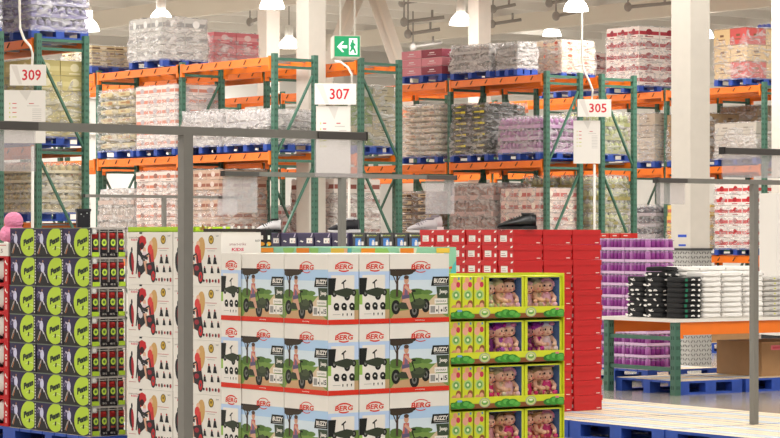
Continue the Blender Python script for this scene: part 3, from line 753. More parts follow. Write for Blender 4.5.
# the two rear columns show only their printed side
mb = MB(); mb.box(0, 0, 0, TW, TL, TH, DK); penn_side(Face(mb, (0, TL, 0), (0, -1, 0), (0, 0, 1), TL, TH))
tenn2 = tag(mb.build('tennis_ball_carton'), 't', 'carton')
for k in range(7):
    for j in range(3):
        jx = random.uniform(-.004, .004) + (.006 if k == 1 else 0)
        place(tenn if j == 0 else tenn2, 'tennis ball carton, %s layer from the top, %s' % (ORD[k], cw[j]), GT.w(jx, j * .3965, .14 + (6 - k) * .2175), GT.t, 'tennis ball cartons stacked on the left pallet')
pallet(1.0, 1.2, 'blue pallet under the tennis ball cartons', GT.w(-.015, -.015, 0), GT.t)
r = thing('counter_bin', 'small black plastic bin on top of the tennis ball cartons', 'bin', GT.w(.12, .31, 1.664), .25)
mb = MB(); mb.box(-.048, -.04, 0, .048, .04, .135, c('44,44,48')); mb.build('body', r)
mb = MB(); mb.box(-.054, -.046, .118, .054, .046, .138, c('54,54,58')); mb.build('rim', r)
mb = MB(); f = Face(mb, (-.048, -.04, 0), (1, 0, 0), (0, 0, 1), .096, .135)
f.ell(.3, .72, .06, .04, c('180,180,178'), 8); f.ell(.75, .78, .06, .04, c('180,180,178'), 8); f.ell(.5, .6, .05, .04, c('120,120,120'), 8)
mb.build('screw', r)
# football cartons at the far left
def ball_box():
    t = thing('football_carton', 'f', 'carton'); RD = c('190,22,30'); L = .34
    mb = MB(); mb.box(.22, 0, 0, .24, L, .2165, c('60,20,24')); mb.box(0, 0, 0, .24, .07, .2165, RD); mb.box(0, L - .03, 0, .24, L, .2165, RD)
    mb.box(0, .07, 0, .24, L - .03, .012, RD); mb.box(0, .07, .204, .24, L - .03, .2165, RD)
    f = Face(mb, (0, .07, 0), (0, -1, 0), (0, 0, 1), .07, .2165)
    f.poly([(.2, .8), (.75, .68), (.85, .74), (.6, .76), (.35, .88)], WHITEBOX); f.ring(.5, .45, .25, .1, .06, WHITEBOX, 10); f.rect(.3, .12, .7, .3, c('226,150,150'))
    mb.build('carton', t)
    mb = MB(); mb.ball(.112, .185, .108, .1, .1, .094, c('232,228,222'), 18, 12); mb.build('football', t)
    mb = MB()
    for a, b in ((0, 0), (.9, .5), (-.9, .4), (.5, -.9), (-.6, -.8)):
        cx, cy, cz = .112 - .1 * math.cos(a) * math.cos(b), .185 + .1 * math.sin(a) * math.cos(b), .108 + .095 * math.sin(b)
        mb.ball(cx, cy, cz, .02, .024, .024, c('34,34,38'), 8, 6)
    mb.build('ball_patch', t)
    return t
bb = ball_box()
for k in range(6): place(bb, 'red football carton left of the tennis cartons, %s from the top' % ORD[k].replace('top', 'first'), GT.w(.0, 1.215, .14 + (5 - k) * .2175), GT.t, 'red football cartons at the left edge')
pallet(1.0, 1.15, 'blue pallet under the red football cartons', GT.w(0, 1.2, 0), GT.t)
mb = MB(); mb.box(0, 0, 0, .24, .34, .1, WHITEBOX); f = Face(mb, (0, .34, 0), (0, -1, 0), (0, 0, 1), .34, .1); f.rect(.5, .8, .9, .86, c('190,60,60')); f.text('5', .7, .4, .1, .3, c('150,140,136'))
tag(mb.build('white_carton', None, GT.w(0, 1.215, .14 + 6 * .2175 + .001), GT.t), 'low white carton on top of the red football cartons', 'carton')
r = thing('plush_toy', 'fluffy pink plush toy sitting on the white carton at the left edge', 'plush toy', GT.w(.12, 1.36, 1.5515))
pk = mat('pink plush', (244, 150, 186), .9, bump=1, scale=60)
mb = MB(); mb.ball(0, 0, .07, .1, .1, .075, pk, 16, 10); mb.build('body', r)
mb = MB(); mb.ball(.01, -.02, .165, .075, .075, .07, pk, 16, 10); mb.build('head', r)
mb = MB(); mb.ball(.05, -.05, .05, .05, .05, .045, pk, 12, 8); mb.ball(-.05, -.05, .05, .05, .05, .045, pk, 12, 8); mb.build('foot', r)

# ------------------------------------------------------------------ patterned display carton behind the karts
def blotches(f, n, seed):
    rnd = random.Random(seed); f.rect(0, 0, 1, 1, c('150,206,176'))
    for i in range(n):
        a, b = rnd.random(), rnd.random(); k = rnd.choice(['240,150,50', '236,206,90', '120,180,150', '226,232,210', '232,110,60', '96,190,190', '150,200,110', '236,190,150'])
        f.ell(a, b, rnd.uniform(.02, .07), rnd.uniform(.015, .05), c(k), 9, rnd.random())
    for a, k in ((.08, '240,150,50'), (.45, '236,140,50'), (.8, '236,200,80')): f.rect(a, .97, a + .13, .995, c(k))
GP = Grid(352, 17.6, 38)
mb = MB(); mb.box(0, 0, 0, .95, 1.2, 1.38, c('150,206,176')); fs = carton_faces(mb, .95, 1.2, 1.38); blotches(fs[0], 150, 3); blotches(fs[2], 150, 4); blotches(fs[3], 100, 5)
tag(mb.build('display_carton', None, GP.w(0, 0, .14), GP.t), 'teal display carton with orange and yellow shapes behind the kart cartons', 'carton')
pallet(1.0, 1.22, 'blue pallet under the patterned teal display carton', GP.w(-.02, -.01, 0), GP.t)
mb = MB(); mb.box(0, 0, 0, .05, .13, .125, c('36,34,36')); fs = carton_faces(mb, .05, .13, .125)
for f in (fs[0], fs[2]): f.rect(.3, .42, .72, .66, WHITEBOX); f.ell(.5, .16, .4, .12, c('236,160,50'), 12); f.ell(.2, .1, .14, .08, c('120,190,170'), 10)
tag(mb.build('black_carton', None, GP.w(.0, 1.05, 1.522), GP.t), 'small black carton with orange swirl on the patterned display carton', 'carton')

# ------------------------------------------------------------------ shoe boxes
def shoebox(L, W, H, body, endart, longart, name='shoe_box', lid=.36):
    t = thing(name, 's', 'shoe box')
    mb = MB(); mb.box(.005, .005, 0, L - .005, W - .005, H * .9, body); fs = carton_faces(mb, L, W, H)
    for f in fs: f.l = -.0045
    endart(fs[2], False); endart(fs[3], False); longart(fs[0], False); longart(fs[1], False)
    mb.build('box', t)
    mb = MB(); mb.box(0, 0, H * (1 - lid), L, W, H - .001, body); fs = carton_faces(mb, L, W, H)
    endart(fs[2], True); endart(fs[3], True); longart(fs[0], True)
    mb.build('lid', t)
    return t
REDB = mat('red shoe box board', (192, 22, 26), .4, noise=.03)
def red_end(f, lid):
    if lid: f.poly([(.8, .78), (.93, .82), (.97, .95), (.84, .9)], WHITEBOX)
    else: f.rect(.16, .2, .58, .62, WHITEBOX); f.rect(.78, .2, .9, .42, WHITEBOX); f.rect(.2, .28, .5, .32, c('150,60,60')); f.rect(.2, .42, .45, .45, c('120,110,110'))
def red_end_full(f, lid):
    f.l = .0008 if lid else -.0015
    red_end(f, lid)
def red_long(f, lid):
    if not lid: f.rect(.8, .1, .93, .145, WHITEBOX)
RB = shoebox(.32, .2, .1255, REDB, red_end, red_long)
GR = Grid(513.5, 20.43, 38); n = 0
for k in range(12):
    z = .14 + (11 - k) * .1262
    for i in range(3):
        for j in range(6 if i == 0 else 1):
            off = .004 * ((k * 7 + i * 3 + j) % 3 - 1) + (.012 if k > 2 and i == 2 else 0)
            if i == 0: lb = 'red shoe box with white label, %s layer from the top, %s from the right corner' % (ORD[k], ('first', 'second', 'third', 'fourth', 'fifth', 'sixth')[j])
            else: lb = 'red shoe box with long side out, %s layer from the top, %s' % (ORD[k], ('centre column', 'right end column')[i - 1])
            o = place(RB, lb, GR.w(i * .327 + off, j * .206, z), GR.t, 'red shoe boxes piled behind the dolls')
            n += 1
CH = mat('charcoal shoe box board', (58, 58, 60), .45)
def sk_end(f, lid):
    if lid: f.rect(.1, .74, .2, .86, c('214,214,200')); f.text('SKECHERS', .52, .8, .56, .08, c('190,206,90'), 0, 0, .02)
    else: f.rect(.22, .06, .66, .6, c('70,130,206')); f.rect(.42, .1, .62, .36, WHITEBOX); f.rect(.68, .1, .85, .36, WHITEBOX); f.ell(.52, .42, .06, .08, WHITEBOX, 8)
SKB = shoebox(.33, .2, .128, CH, sk_end, lambda f, l: None)
GK = Grid(420, 22.3, 38)
mb = MB(); mb.box(0, 0, 0, .9, 1.06, 1.36, c('72,70,76')); fs = carton_faces(mb, .9, 1.06, 1.36); fs[2].rect(.1, .3, .9, .7, c('150,150,156'))
tag(mb.build('display_bin', None, GK.w(.02, 0, .14), GK.t), 'dark grey display bin carrying the charcoal shoe boxes', 'bin')
pallet(1.02, 1.1, 'blue pallet under the dark grey display bin', GK.w(-.01, -.01, 0), GK.t)
for j in range(5): place(SKB, 'charcoal shoe box with blue patch, %s from the red boxes' % ('first', 'second', 'third', 'fourth', 'fifth')[j], GK.w(.03, j * .21 + .003, 1.502), GK.t, 'charcoal shoe boxes with blue patches')
mb = MB(); mb.box(0, 0, 0, .3, .42, .15, REDB); tag(mb.build('shoe_box', None, GK.w(.4, .02, 1.502), GK.t), 'plain red shoe box lid showing behind the charcoal boxes', 'shoe box')
NV = mat('navy shoe box board', (50, 42, 76), .4, noise=.05); 
def nv_end(f, lid):
    if not lid: f.poly([(.12, .34), (.2, .44), (.36, .36), (.3, .28), (.2, .34)], WHITEBOX); f.rect(.55, .22, .9, .6, WHITEBOX); f.rect(.66, .3, .7, .45, c('60,50,60')); f.rect(.82, .28, .85, .4, c('190,60,60'))
    else: f.rect(0, .94, 1, .995, c('110,96,130')); f.poly([(.8, .66), (.88, .66), (.95, .95), (.9, .95)], c('190,180,200'))
NVB = shoebox(.33, .265, .13, NV, nv_end, lambda f, l: None)
GN = Grid(346, 23.35, 38)
mb = MB(); mb.box(0, 0, 0, .9, 1.4, 1.36, c('54,48,70')); fs = carton_faces(mb, .9, 1.4, 1.36); fs[2].rect(.1, .3, .9, .7, c('120,110,140'))
tag(mb.build('display_bin', None, GN.w(.02, 0, .14), GN.t), 'navy display bin carrying the navy shoe boxes', 'bin')
pallet(1.02, 1.42, 'blue pallet under the navy display bin', GN.w(-.01, -.01, 0), GN.t)
for j in range(5): place(NVB, 'navy shoe box with white label, %s from the pole' % ('first', 'second', 'third', 'fourth', 'fifth')[j], GN.w(.03, j * .275 + .003, 1.502), GN.t, 'navy shoe boxes beside the pole')

def shoe_proto(name, upper, sole, accent, L=.29):
    t = thing(name, 's', 'shoe')
    secs = []; up = MB(); n = 12; N = 13
    for i in range(N):
        u = i / (N - 1); x = u * L
        w = .038 + .016 * math.sin(PI * min(1, u * 1.15) ** 1.3) - (.03 * max(0, u - .85) / .15)
        h = .1 if u < .08 else (.105 - .01 * u) if u < .3 else .095 - (u - .3) * .1
        if u > .85: h = .04 - (u - .85) * .16
        if u < .05: w *= .8
        ring = []
        for k in range(n):
            a = 2 * PI * k / n; yy = w * math.cos(a); zz = .022 + max(0, h * (.5 + .5 * math.sin(a)))
            if math.sin(a) > .3: yy *= .62
            ring.append((x, yy, zz))
        secs += ring
    fs = [(i * n + k, i * n + (k + 1) % n, (i + 1) * n + (k + 1) % n, (i + 1) * n + k) for i in range(N - 1) for k in range(n)]
    fs += [tuple(range(n)), tuple(range((N - 1) * n, N * n))[::-1]]
    up.raw(secs, fs, upper, True); up.build('upper', t)
    so = MB(); pts = []
    for i in range(N):
        u = i / (N - 1); x = -.006 + u * (L + .014); w = .042 + .012 * math.sin(PI * u) - (.02 * max(0, u - .88) / .12)
        hi = .022 + (.006 if u < .3 else 0) ; lo = max(0, (u - .85)) * .08
        pts += [(x, -w, lo), (x, w, lo), (x, w, hi), (x, -w, hi)]
    fs = [(i * 4 + k, i * 4 + (k + 1) % 4, (i + 1) * 4 + (k + 1) % 4, (i + 1) * 4 + k) for i in range(N - 1) for k in range(4)] + [(0, 1, 2, 3), tuple(range(N * 4 - 4, N * 4))[::-1]]
    so.raw(pts, fs, sole); so.build('sole', t)
    la = MB()
    for i in range(5):
        u = .38 + i * .075; z = .022 + (.095 - (u - .3) * .1) + .002
        la.tube([(u * L, -.026, z - .012), (u * L + .008, 0, z + .003), (u * L, .026, z - .012)], .0035, accent, 6)
    la.build('lace', t)
    op = MB(); op.lathe(0, 0, [(.028, 0), (.032, .016), (.026, .018)], accent, 12)
    o = op.build('collar', t, (.06, 0, .116)); o.scale = (1.35, .8, 1)
    st = MB()
    for s in (-1, 1):
        for d in (0, .03): st.bar((.11 + d, s * .047, .04), (.15 + d, s * .036, .085), .006, .006, accent)
    st.build('side_stripe', t)
    return t
sh_b = shoe_proto('shoe', mat('black shoe leather', (32, 32, 34), .35), c('44,44,46'), c('60,60,62'), .29)
sh_g = shoe_proto('sneaker', mat('grey knit shoe', (200, 192, 194), .7), c('238,234,232'), c('150,142,150'), .27)
sh_w = shoe_proto('sneaker', mat('black knit shoe', (36, 36, 42), .6), c('238,236,236'), c('200,200,204'), .26)
pt = 1.6555
place(sh_b, 'black shoe on the red shoe boxes, nearer of the pair', (PX(533, 20.6), 20.55, pt), PI, 'pair of black shoes')
place(sh_b, 'black shoe on the red shoe boxes, farther of the pair', (PX(536, 20.8), 20.76, pt), PI - .12, 'pair of black shoes')
place(sh_g, 'grey sneaker, nearer of the pair left of the red label boxes', (PX(432, 21.6) + .06, 22.6, 1.632), PI + .1, 'pair of grey sneakers')
place(sh_g, 'grey sneaker, farther of the pair left of the red label boxes', (PX(441, 22) + .02, 22.79, 1.655), PI + .35, 'pair of grey sneakers')
place(sh_w, 'black sneaker with white sole behind the pole, nearer one', (PX(356, 23.7), 23.65, 1.634), PI + .1, 'pair of black and white sneakers')
place(sh_w, 'black sneaker with white sole behind the pole, farther one', (PX(359, 23.8), 23.86, 1.634), PI - .2, 'pair of black and white sneakers')
sh_h = shoe_proto('sneaker', mat('white mesh shoe', (224, 222, 224), .6), c('30,30,34'), c('40,40,44'), .24)
place(sh_h, 'black and white sneaker at the left end of the navy shoe boxes', (PX(281, 24.3), 24.25, 1.634), PI, None)

# ------------------------------------------------------------------ boxed dolls
YEL = mat('yellow carton board', (214, 222, 40), .45); IN = c('84,120,176')
def doll_face(f):
    f.rect(0, 0, 1, 1, YEL)
    for a, b, r, k in ((.45, .9, .16, '232,160,130'), (.72, .8, .14, '206,60,90'), (.3, .76, .2, '236,170,150'), (.35, .2, .22, '214,150,120'), (.75, .32, .2, '150,90,60'), (.72, .28, .15, '230,170,140'), (.2, .06, .16, '224,140,120'), (.6, .12, .14, '190,200,90')):
        f.ell(a, b, r * 1.3, r * .52, c(k), 12)
    f.ell(.52, .55, .38, .12, c('176,206,130'), 14); f.ell(.52, .55, .26, .085, c('110,170,90'), 12); f.ell(.52, .55, .12, .04, c('230,236,190'), 8)
    f.rect(.7, .92, .84, .98, c('100,150,206')); f.rect(0, 0, .04, 1, c('150,160,40')); f.rect(.96, 0, 1, 1, c('150,160,40'))
mb = MB(); mb.box(0, 0, 0, .09, .3, .275, YEL); fs = carton_faces(mb, .09, .3, .275); doll_face(fs[0]); fs[2].ell(.5, .5, .3, .2, c('110,170,90'), 14)
dbs = tag(mb.build('doll_carton'), 'd', 'carton')
def doll(parent, x, y, z, skin, hat, dress, hair, style, turn, s=1.0):
    """a soft doll facing -y, seated"""
    SK = c(','.join(str(min(252, int(v) + 14)) for v in skin.split(','))); HA = c(hat); DR = c(dress); HR = c(hair)
    mb = MB()
    mb.ball(0, 0, .15, .046, .044, .043, SK, 16, 10); mb.ball(0, -.006, .135, .043, .04, .028, SK, 14, 8)
    mb.lathe(0, 0, [(.02, .09), (.018, .12)], SK, 8)
    mb.ball(0, -.046, .142, .007, .008, .006, SK, 8, 6)
    for q in (-1, 1):
        mb.ball(q * .017, -.041, .152, .0055, .003, .0075, c('46,40,50'), 8, 6); mb.ball(q * .026, -.034, .134, .011, .007, .009, c('236,150,140'), 8, 6)
        mb.ball(q * .046, 0, .145, .008, .008, .012, SK, 8, 6)
        mb.tube([(q * .03, -.005, .1), (q * .052, -.03, .07), (q * .035, -.06, .055)], [.017, .015, .013], SK, 8); mb.ball(q * .034, -.064, .054, .016, .014, .014, SK, 8, 6)
        mb.tube([(q * .02, -.01, .025), (q * .035, -.045, .02), (q * .04, -.06, .022)], [.02, .018, .017], SK, 8); mb.ball(q * .041, -.062, .026, .018, .015, .02, DR, 8, 6)
    mb.ball(0, -.043, .127, .01, .004, .003, c('190,70,80'), 8, 6)
    b = mb.build('doll', parent, (x, y, z), turn)
    b.scale = (s * 1.13, s * 1.06, s * 1.02)
    mb = MB(); mb.lathe(0, 0, [(.045, .012), (.047, .03), (.038, .06), (.03, .09), (.022, .105)], DR, 14)
    for q in (-1, 1): mb.ball(q * .033, -.008, .092, .019, .017, .017, DR, 8, 6)
    mb.ball(0, -.03, .1, .012, .006, .008, HA, 8, 6)
    mb.build('dress', b)
    mb = MB()
    if style == 'bonnet':
        mb.ball(0, .01, .16, .052, .045, .047, HA, 16, 10)
        for i in range(12):
            a = PI * i / 11 * 1.1 - .15; mb.ball(.046 * math.cos(a), -.018, .158 + .04 * math.sin(a), .008, .008, .008, HA, 6, 5)
    else: mb.ball(0, .01, .165, .049, .043, .043, HR, 16, 10)
    if style == 'horn':
        mb.ball(0, .008, .166, .05, .045, .045, HA, 16, 10); mb.lathe(0, .0, [(.011, .185), (.006, .198), (.001, .207)], c('236,210,150'), 8)
        for q in (-1, 1): mb.lathe(q * .032, 0, [(.012, .18), (.009, .195), (.002, .206)], HA, 8)
        mb.ball(.03, -.03, .19, .02, .012, .014, HR, 8, 6)
    if style == 'bow':
        for q in (-1, 1): mb.ball(.02 + q * .016, -.02, .205, .016, .01, .012, HA, 8, 6)
        mb.ball(.0, -.02, .19, .038, .02, .012, HR, 10, 6)
    if style == 'elf':
        mb.ball(0, .01, .166, .05, .045, .045, HA, 16, 10); mb.lathe(-.01, .01, [(.028, .195), (.012, .215), (.004, .228)], HA, 8)
    mb.build('hat' if style != 'bow' else 'hair', b)
    return b
SCH = [  # per row: three dolls of the left carton, three of the right
 [('236,190,160', '228,230,190', '214,226,170', '190,140,90', 'bonnet'), ('228,176,140', '206,190,130', '212,188,150', '150,110,70', 'elf'), ('240,190,160', '242,170,196', '240,190,206', '120,80,60', 'bow'),
  ('236,180,150', '244,190,200', '226,180,190', '150,90,60', 'bonnet'), ('222,170,130', '196,182,132', '200,176,140', '140,110,70', 'elf'), ('240,186,160', '244,176,190', '244,190,206', '190,130,80', 'bonnet')],
 [('190,130,120', '150,60,150', '130,50,130', '160,40,120', 'horn'), ('240,190,160', '186,60,170', '176,90,180', '200,40,150', 'horn'), ('240,190,160', '244,190,216', '244,176,204', '240,140,180', 'horn'),
  ('170,110,110', '140,50,140', '150,40,130', '170,40,140', 'horn'), ('232,170,150', '170,50,160', '196,50,140', '150,40,150', 'horn'), ('240,196,170', '238,226,232', '242,214,222', '230,150,190', 'horn')],
 [('236,180,150', '240,220,180', '232,60,130', '206,170,110', 'bow'), ('228,176,146', '196,176,130', '222,206,176', '190,160,110', 'elf'), ('240,190,160', '246,180,200', '244,200,206', '220,160,110', 'bonnet'),
  ('232,180,150', '190,140,100', '232,60,120', '150,100,60', 'bonnet'), ('226,170,140', '160,130,90', '150,110,80', '120,90,60', 'elf'), ('240,186,160', '244,150,180', '230,70,140', '226,190,140', 'bow')],
 [('240,186,160', '244,190,190', '240,170,180', '150,100,60', 'bonnet'), ('214,160,120', '120,90,60', '140,100,70', '130,90,60', 'bonnet'), ('240,186,160', '214,60,90', '236,80,150', '140,90,50', 'bow'),
  ('236,176,150', '226,160,150', '236,100,150', '180,120,80', 'bow'), ('224,168,136', '190,140,80', '190,90,70', '190,140,90', 'bow'), ('240,186,160', '240,150,170', '206,60,120', '230,190,150', 'bonnet')]]
GD = Grid(450.5, 16.67, 33); TH2 = .3018
rown = ('top', 'second', 'third', 'bottom')
def tray_mb():
    mb = MB(); W = .94; D = .33
    mb.box(0, 0, 0, W, D, .006, YEL); mb.box(0, -.004, 0, W, .004, .075, YEL); mb.box(W, -.004, 0, W + .005, D, .3, YEL); mb.box(-.005, -.004, 0, 0, D, .3, YEL); mb.box(0, D, 0, W, D + .005, .3, YEL)
    f = Face(mb, (-.005, -.004, 0), (1, 0, 0), (0, 0, 1), W + .01, .075)
    f.rect(0, 0, 1, .5, c('140,86,50')); f.rect(0, .42, 1, .52, c('200,214,60'))
    for x0, g1 in ((.1, 1), (.5, 1), (.93, 1)):
        for q, w, h, k in ((-.07, .05, .62, '52,120,50'), (-.02, .05, .8, '70,150,56'), (.035, .055, .74, '58,136,52'), (.075, .035, .5, '84,166,64')):
            f.ell(min(.97, x0 + q), h * .5, w, h * .5, c(k), 12); f.ell(min(.97, x0 + q), h * .6, w * .5, h * .28, c('100,180,80'), 8)
    f.rect(.06, .62, .1, .8, c('120,170,220')); f.rect(.92, .66, .95, .84, c('220,130,150'))
    for a in (.295, .7):
        f.ell(a, .5, .048, .44, c('170,180,150'), 16); f.ell(a, .5, .038, .36, c('206,216,140'), 16); f.ell(a, .5, .028, .22, c('110,170,80'), 10); f.ell(a, .58, .018, .1, c('236,240,210'), 8)
    return mb
tray = tag(tray_mb().build('display_tray'), 't', 'tray')
for k in range(4):
    z = .14 + (3 - k) * TH2
    place(tray, 'yellow cardboard tray with green bushes and brown band, %s of four' % rown[k], GD.w(0, 0, z), GD.t, 'yellow doll display trays')
    for i in range(3): place(dbs, 'narrow yellow doll carton end, %s tray, %s from the kart cartons' % (rown[k], ('first', 'second', 'third')[i]), GD.w(.006 + i * .096, .012, z + .008), GD.t, 'narrow yellow doll cartons')
    for b in range(2):
        x0 = .298 + b * .322; W = .315; H2 = .275
        t = thing('doll_carton', 'yellow carton with %s dolls, %s tray, %s' % (('pastel and beige', 'purple unicorn-hat', 'pink and beige', 'pink and brown haired')[k], rown[k], ('left', 'right')[b]), 'carton', GD.w(x0, .012, z + .008), GD.t, 'windowed doll cartons')
        mb = MB(); mb.box(0, .17, 0, W, .175, H2, IN); mb.box(0, 0, 0, W, .175, .05, YEL); mb.box(0, 0, H2 - .01, W, .175, H2, YEL)
        mb.box(0, 0, 0, .024, .175, H2, YEL); mb.box(W - .018, 0, 0, W, .175, H2, YEL); mb.box(.024, .168, .05, W - .018, .1699, H2 - .01, IN)
        mb.box(.024, .003, .0501, .026, .168, H2 - .01, IN); mb.box(W - .02, .003, .0501, W - .018, .168, H2 - .01, IN); mb.box(.026, .003, H2 - .013, W - .02, .168, H2 - .0101, IN)
        mb.build('carton', t)
        mb = MB(); mb.box(.024, .001, .05, W - .018, .0016, H2 - .01, WINDOW); mb.build('window', t)
        for d in range(3):
            sk, ha, dr, hr, st = SCH[k][b * 3 + d]
            doll(t, (.092, .172, .248)[d], (.105, .1, .096)[d], .051, sk, ha, dr, hr, st, (-.1, .35, -.35)[d] if (k + b) % 2 else (.2, .5, -.25)[d], (.9, .98, 1.0)[d])
pallet(1.0, .9, 'blue pallet under the doll display', GD.w(-.01, -.01, 0), GD.t)

# ------------------------------------------------------------------ drink cans, right of the red boxes
GC = Grid(647.5, 27.2, 34)
LIL = c('222,190,222'); PUR = c('150,66,150')
def can_case(L, W, h, name='can_case'):
    mb = MB(); mb.box(0, 0, 0, L, W, .03, LIL)
    mb.box(.03, .03, .03, L - .03, W - .03, h - .012, c('170,110,170'))
    r = .03
    for i in range(int(L / .062)):
        for j in range(int(W / .062)):
            if i and j and i < int(L / .062) - 1 and j < int(W / .062) - 1: continue
            x = .031 + i * (L - .062) / (int(L / .062) - 1); y = .031 + j * (W - .062) / (int(W / .062) - 1)
            mb.lathe(x, y, [(r, .03), (r, h - .028), (r * .8, h - .016), (r * .8, h - .012)], PUR if (i + j) % 4 else c('190,120,190'), 8)
            mb.lathe(x, y, [(r * .8, h - .0125), (r * .8, h - .003)], c('220,210,226'), 8)
    mb.box(0, 0, h - .03, L, W, h - .02, clear_c)
    return mb
clear_c = clear_mat('lilac shrink film', (226, 206, 232), .3, .15)
cc = tag(can_case(.38, .39, .1295).build('can_case'), 'c', 'drink case')
for k in range(11):
    for j in range(3):
        place(cc, 'purple drink can case, %s layer from the top, %s' % (ORD[k], ('right stack', 'middle stack', 'stack nearest the red boxes')[j]), GC.w(0, j * .4, .14 + (10 - k) * .1305), GC.t, 'purple drink can cases')
pallet(1.0, 1.22, 'blue pallet under the purple drink cans', GC.w(-.01, -.01, 0), GC.t)
mb = MB(); mb.box(0, 0, 0, .1, .17, .055, c('206,50,40')); f = Face(mb, (0, .17, 0), (0, -1, 0), (0, 0, 1), .17, .055); f.rect(.3, .4, .7, .6, WHITEBOX); f.rect(0, .9, 1, 1, c('240,150,140'))
sr = tag(mb.build('small_red_box'), 'r', 'box')
for j in range(3): place(sr, 'small red box on top of the purple cans, %s from the right' % ('first', 'second', 'third')[j], GC.w(.05, .35 + j * .19, .14 + 11 * .1305 + .001), GC.t, 'small red boxes on the purple cans')

# ------------------------------------------------------------------ display table with folded shirts
GTb = Grid(675, 25, 34); TD, TLn, TZ = 1.13, 3.2, .77
r = thing('rack_table', 'white topped display table on green rack posts and orange beam', 'table', GTb.w(0, 0), GTb.t)
mb = MB(); mb.box(-.02, -.02, TZ - .035, TLn, TD + .02, TZ, mat('white laminate', (238, 232, 222), .35)); mb.build('table_top', r)
for i, x in enumerate((0, TLn - .1)):
    for y in (0, TD - .075):
        mb = MB(); mb.box(x, y, 0, x + .075, y + .075, TZ - .036, RACKG); holes(mb, x, y, .075, TZ - .03, 'y'); holes(mb, x, y, .075, TZ - .03, 'x'); mb.build('leg', r)
    for z in (.26, .57):
        mb = MB(); mb.bar((x + .037, .075, z), (x + .037, TD - .075, z), .03, .04, RACKG); mb.build('cross_brace', r)
for y in (.005, TD - .05):
    mb = MB(); mb.box(.076, y, TZ - .165, TLn - .1, y + .045, TZ - .036, RACKO); mb.box(.07, y - .006, TZ - .2, .11, y + .05, TZ - .037, RACKO); mb.build('beam', r)
WS = mat('white cotton', (244, 241, 236), .85, bump=.25, scale=14); BS = mat('black cotton', (24, 24, 26), .8, bump=.3, scale=14); GSM = mat('grey cotton', (206, 202, 196), .85, bump=.25, scale=14); RS = mat('red cotton', (196, 44, 50), .85)
def shirt_mb(w, d, h, m, seed, art=None):
    rnd = random.Random(seed); mb = MB(); n = 28; prof = [(0, .985), (.15, 1.0), (.5, 1.02), (.85, 1.0), (1, .975)]; pts = []
    ph = rnd.uniform(0, 6)
    for zz, s in prof:
        for k in range(n):
            a = 2 * PI * k / n; cx = math.copysign(abs(math.cos(a)) ** .35, math.cos(a)); cy = math.copysign(abs(math.sin(a)) ** .35, math.sin(a))
            wob = 1 + .025 * math.sin(3 * a + ph) + rnd.uniform(-.012, .012)
            pts.append((cx * w / 2 * s * wob, cy * d / 2 * s * wob, h * zz + (.004 * math.sin(2 * a + ph) if zz > .5 else 0)))
    pts.append((0, 0, h * 1.01)); pts.append((0, 0, 0))
    fs = [(i * n + k, i * n + (k + 1) % n, (i + 1) * n + (k + 1) % n, (i + 1) * n + k) for i in range(4) for k in range(n)]
    fs += [(4 * n + k, 4 * n + (k + 1) % n, 5 * n) for k in range(n)] + [((k + 1) % n, k, 5 * n + 1) for k in range(n)]
    mb.raw(pts, fs, m, True)
    mb.tube([(-w * .46, -d * .47, h * .35), (0, -d * .52, h * .3), (w * .46, -d * .47, h * .35)], h * .16, m, 6)   # front fold
    if art == 'blk':
        for i in range(3):
            a, b = rnd.uniform(.08, .9), rnd.uniform(.2, .75)
            for fc in (Face(mb, (-w / 2, -d * .53, 0), (1, 0, 0), (0, 0, 1), w, h), Face(mb, (-w * .53, d / 2, 0), (0, -1, 0), (0, 0, 1), d, h)):
                fc.ell(a, b, rnd.uniform(.04, .12), rnd.uniform(.1, .26), WS, 8, rnd.uniform(-.3, .3)); a = rnd.uniform(.1, .9)
    if art == 'grn':
        fc = Face(mb, (-w / 2, -d * .53, 0), (1, 0, 0), (0, 0, 1), w, h); fc.rect(.1, .2, .22, .8, c('40,120,90')); fc.ell(.5, .5, .1, .25, WS, 8); fc.ell(.8, .5, .07, .25, WS, 8)
    if art == 'yel':
        fc = Face(mb, (-w / 2, -d * .53, 0), (1, 0, 0), (0, 0, 1), w, h); fc.rect(.46, .3, .54, .75, c('206,206,90')); fc.rect(.2, .3, .4, .42, c('150,146,150')); fc.rect(.6, .3, .84, .42, c('150,146,150'))
    if art == 'mark':
        fc = Face(mb, (-w / 2, -d * .53, 0), (1, 0, 0), (0, 0, 1), w, h); fc.rect(.9, .3, .95, .6, c('150,146,140'))
    return mb
SP = {}
for k, m_, a_ in (('black', BS, 'blk'), ('blackg', BS, 'grn'), ('white', WS, 'mark'), ('grey', GSM, 'yel'), ('red', RS, None)):
    SP[k] = [tag(shirt_mb(.256, .285, .049, m_, 10 + q, a_).build('folded_shirt'), 's', 'shirt') for q in range(6 if k == 'black' else 2)]
piles = [('black', .22, .74, 8, 'black shirt with white print, left pile'), ('black', .2, .435, 9, 'black shirt with white print, pile nearest the post'), ('blackg', .21, .115, 8, 'black shirt with green tag, pile beside the white shirts'),
         ('white', .505, .15, 9, 'white shirt, first white pile'), ('white', .79, .15, 9, 'white shirt, second white pile'), ('white', 1.075, .15, 9, 'white shirt, third white pile behind the pole'),
         ('grey', 1.35, .15, 8, 'pale grey shirt with yellow mark, pile at the photo edge'), ('grey', 1.65, .15, 8, 'pale grey shirt, pile beyond the photo edge'),
         ('white', .52, .5, 10, 'white shirt, rear pile behind the first white pile'), ('white', .88, .5, 10, 'white shirt, rear pile behind the second white pile'),
         ('white', 1.24, .5, 10, 'white shirt, rear pile behind the third white pile')]
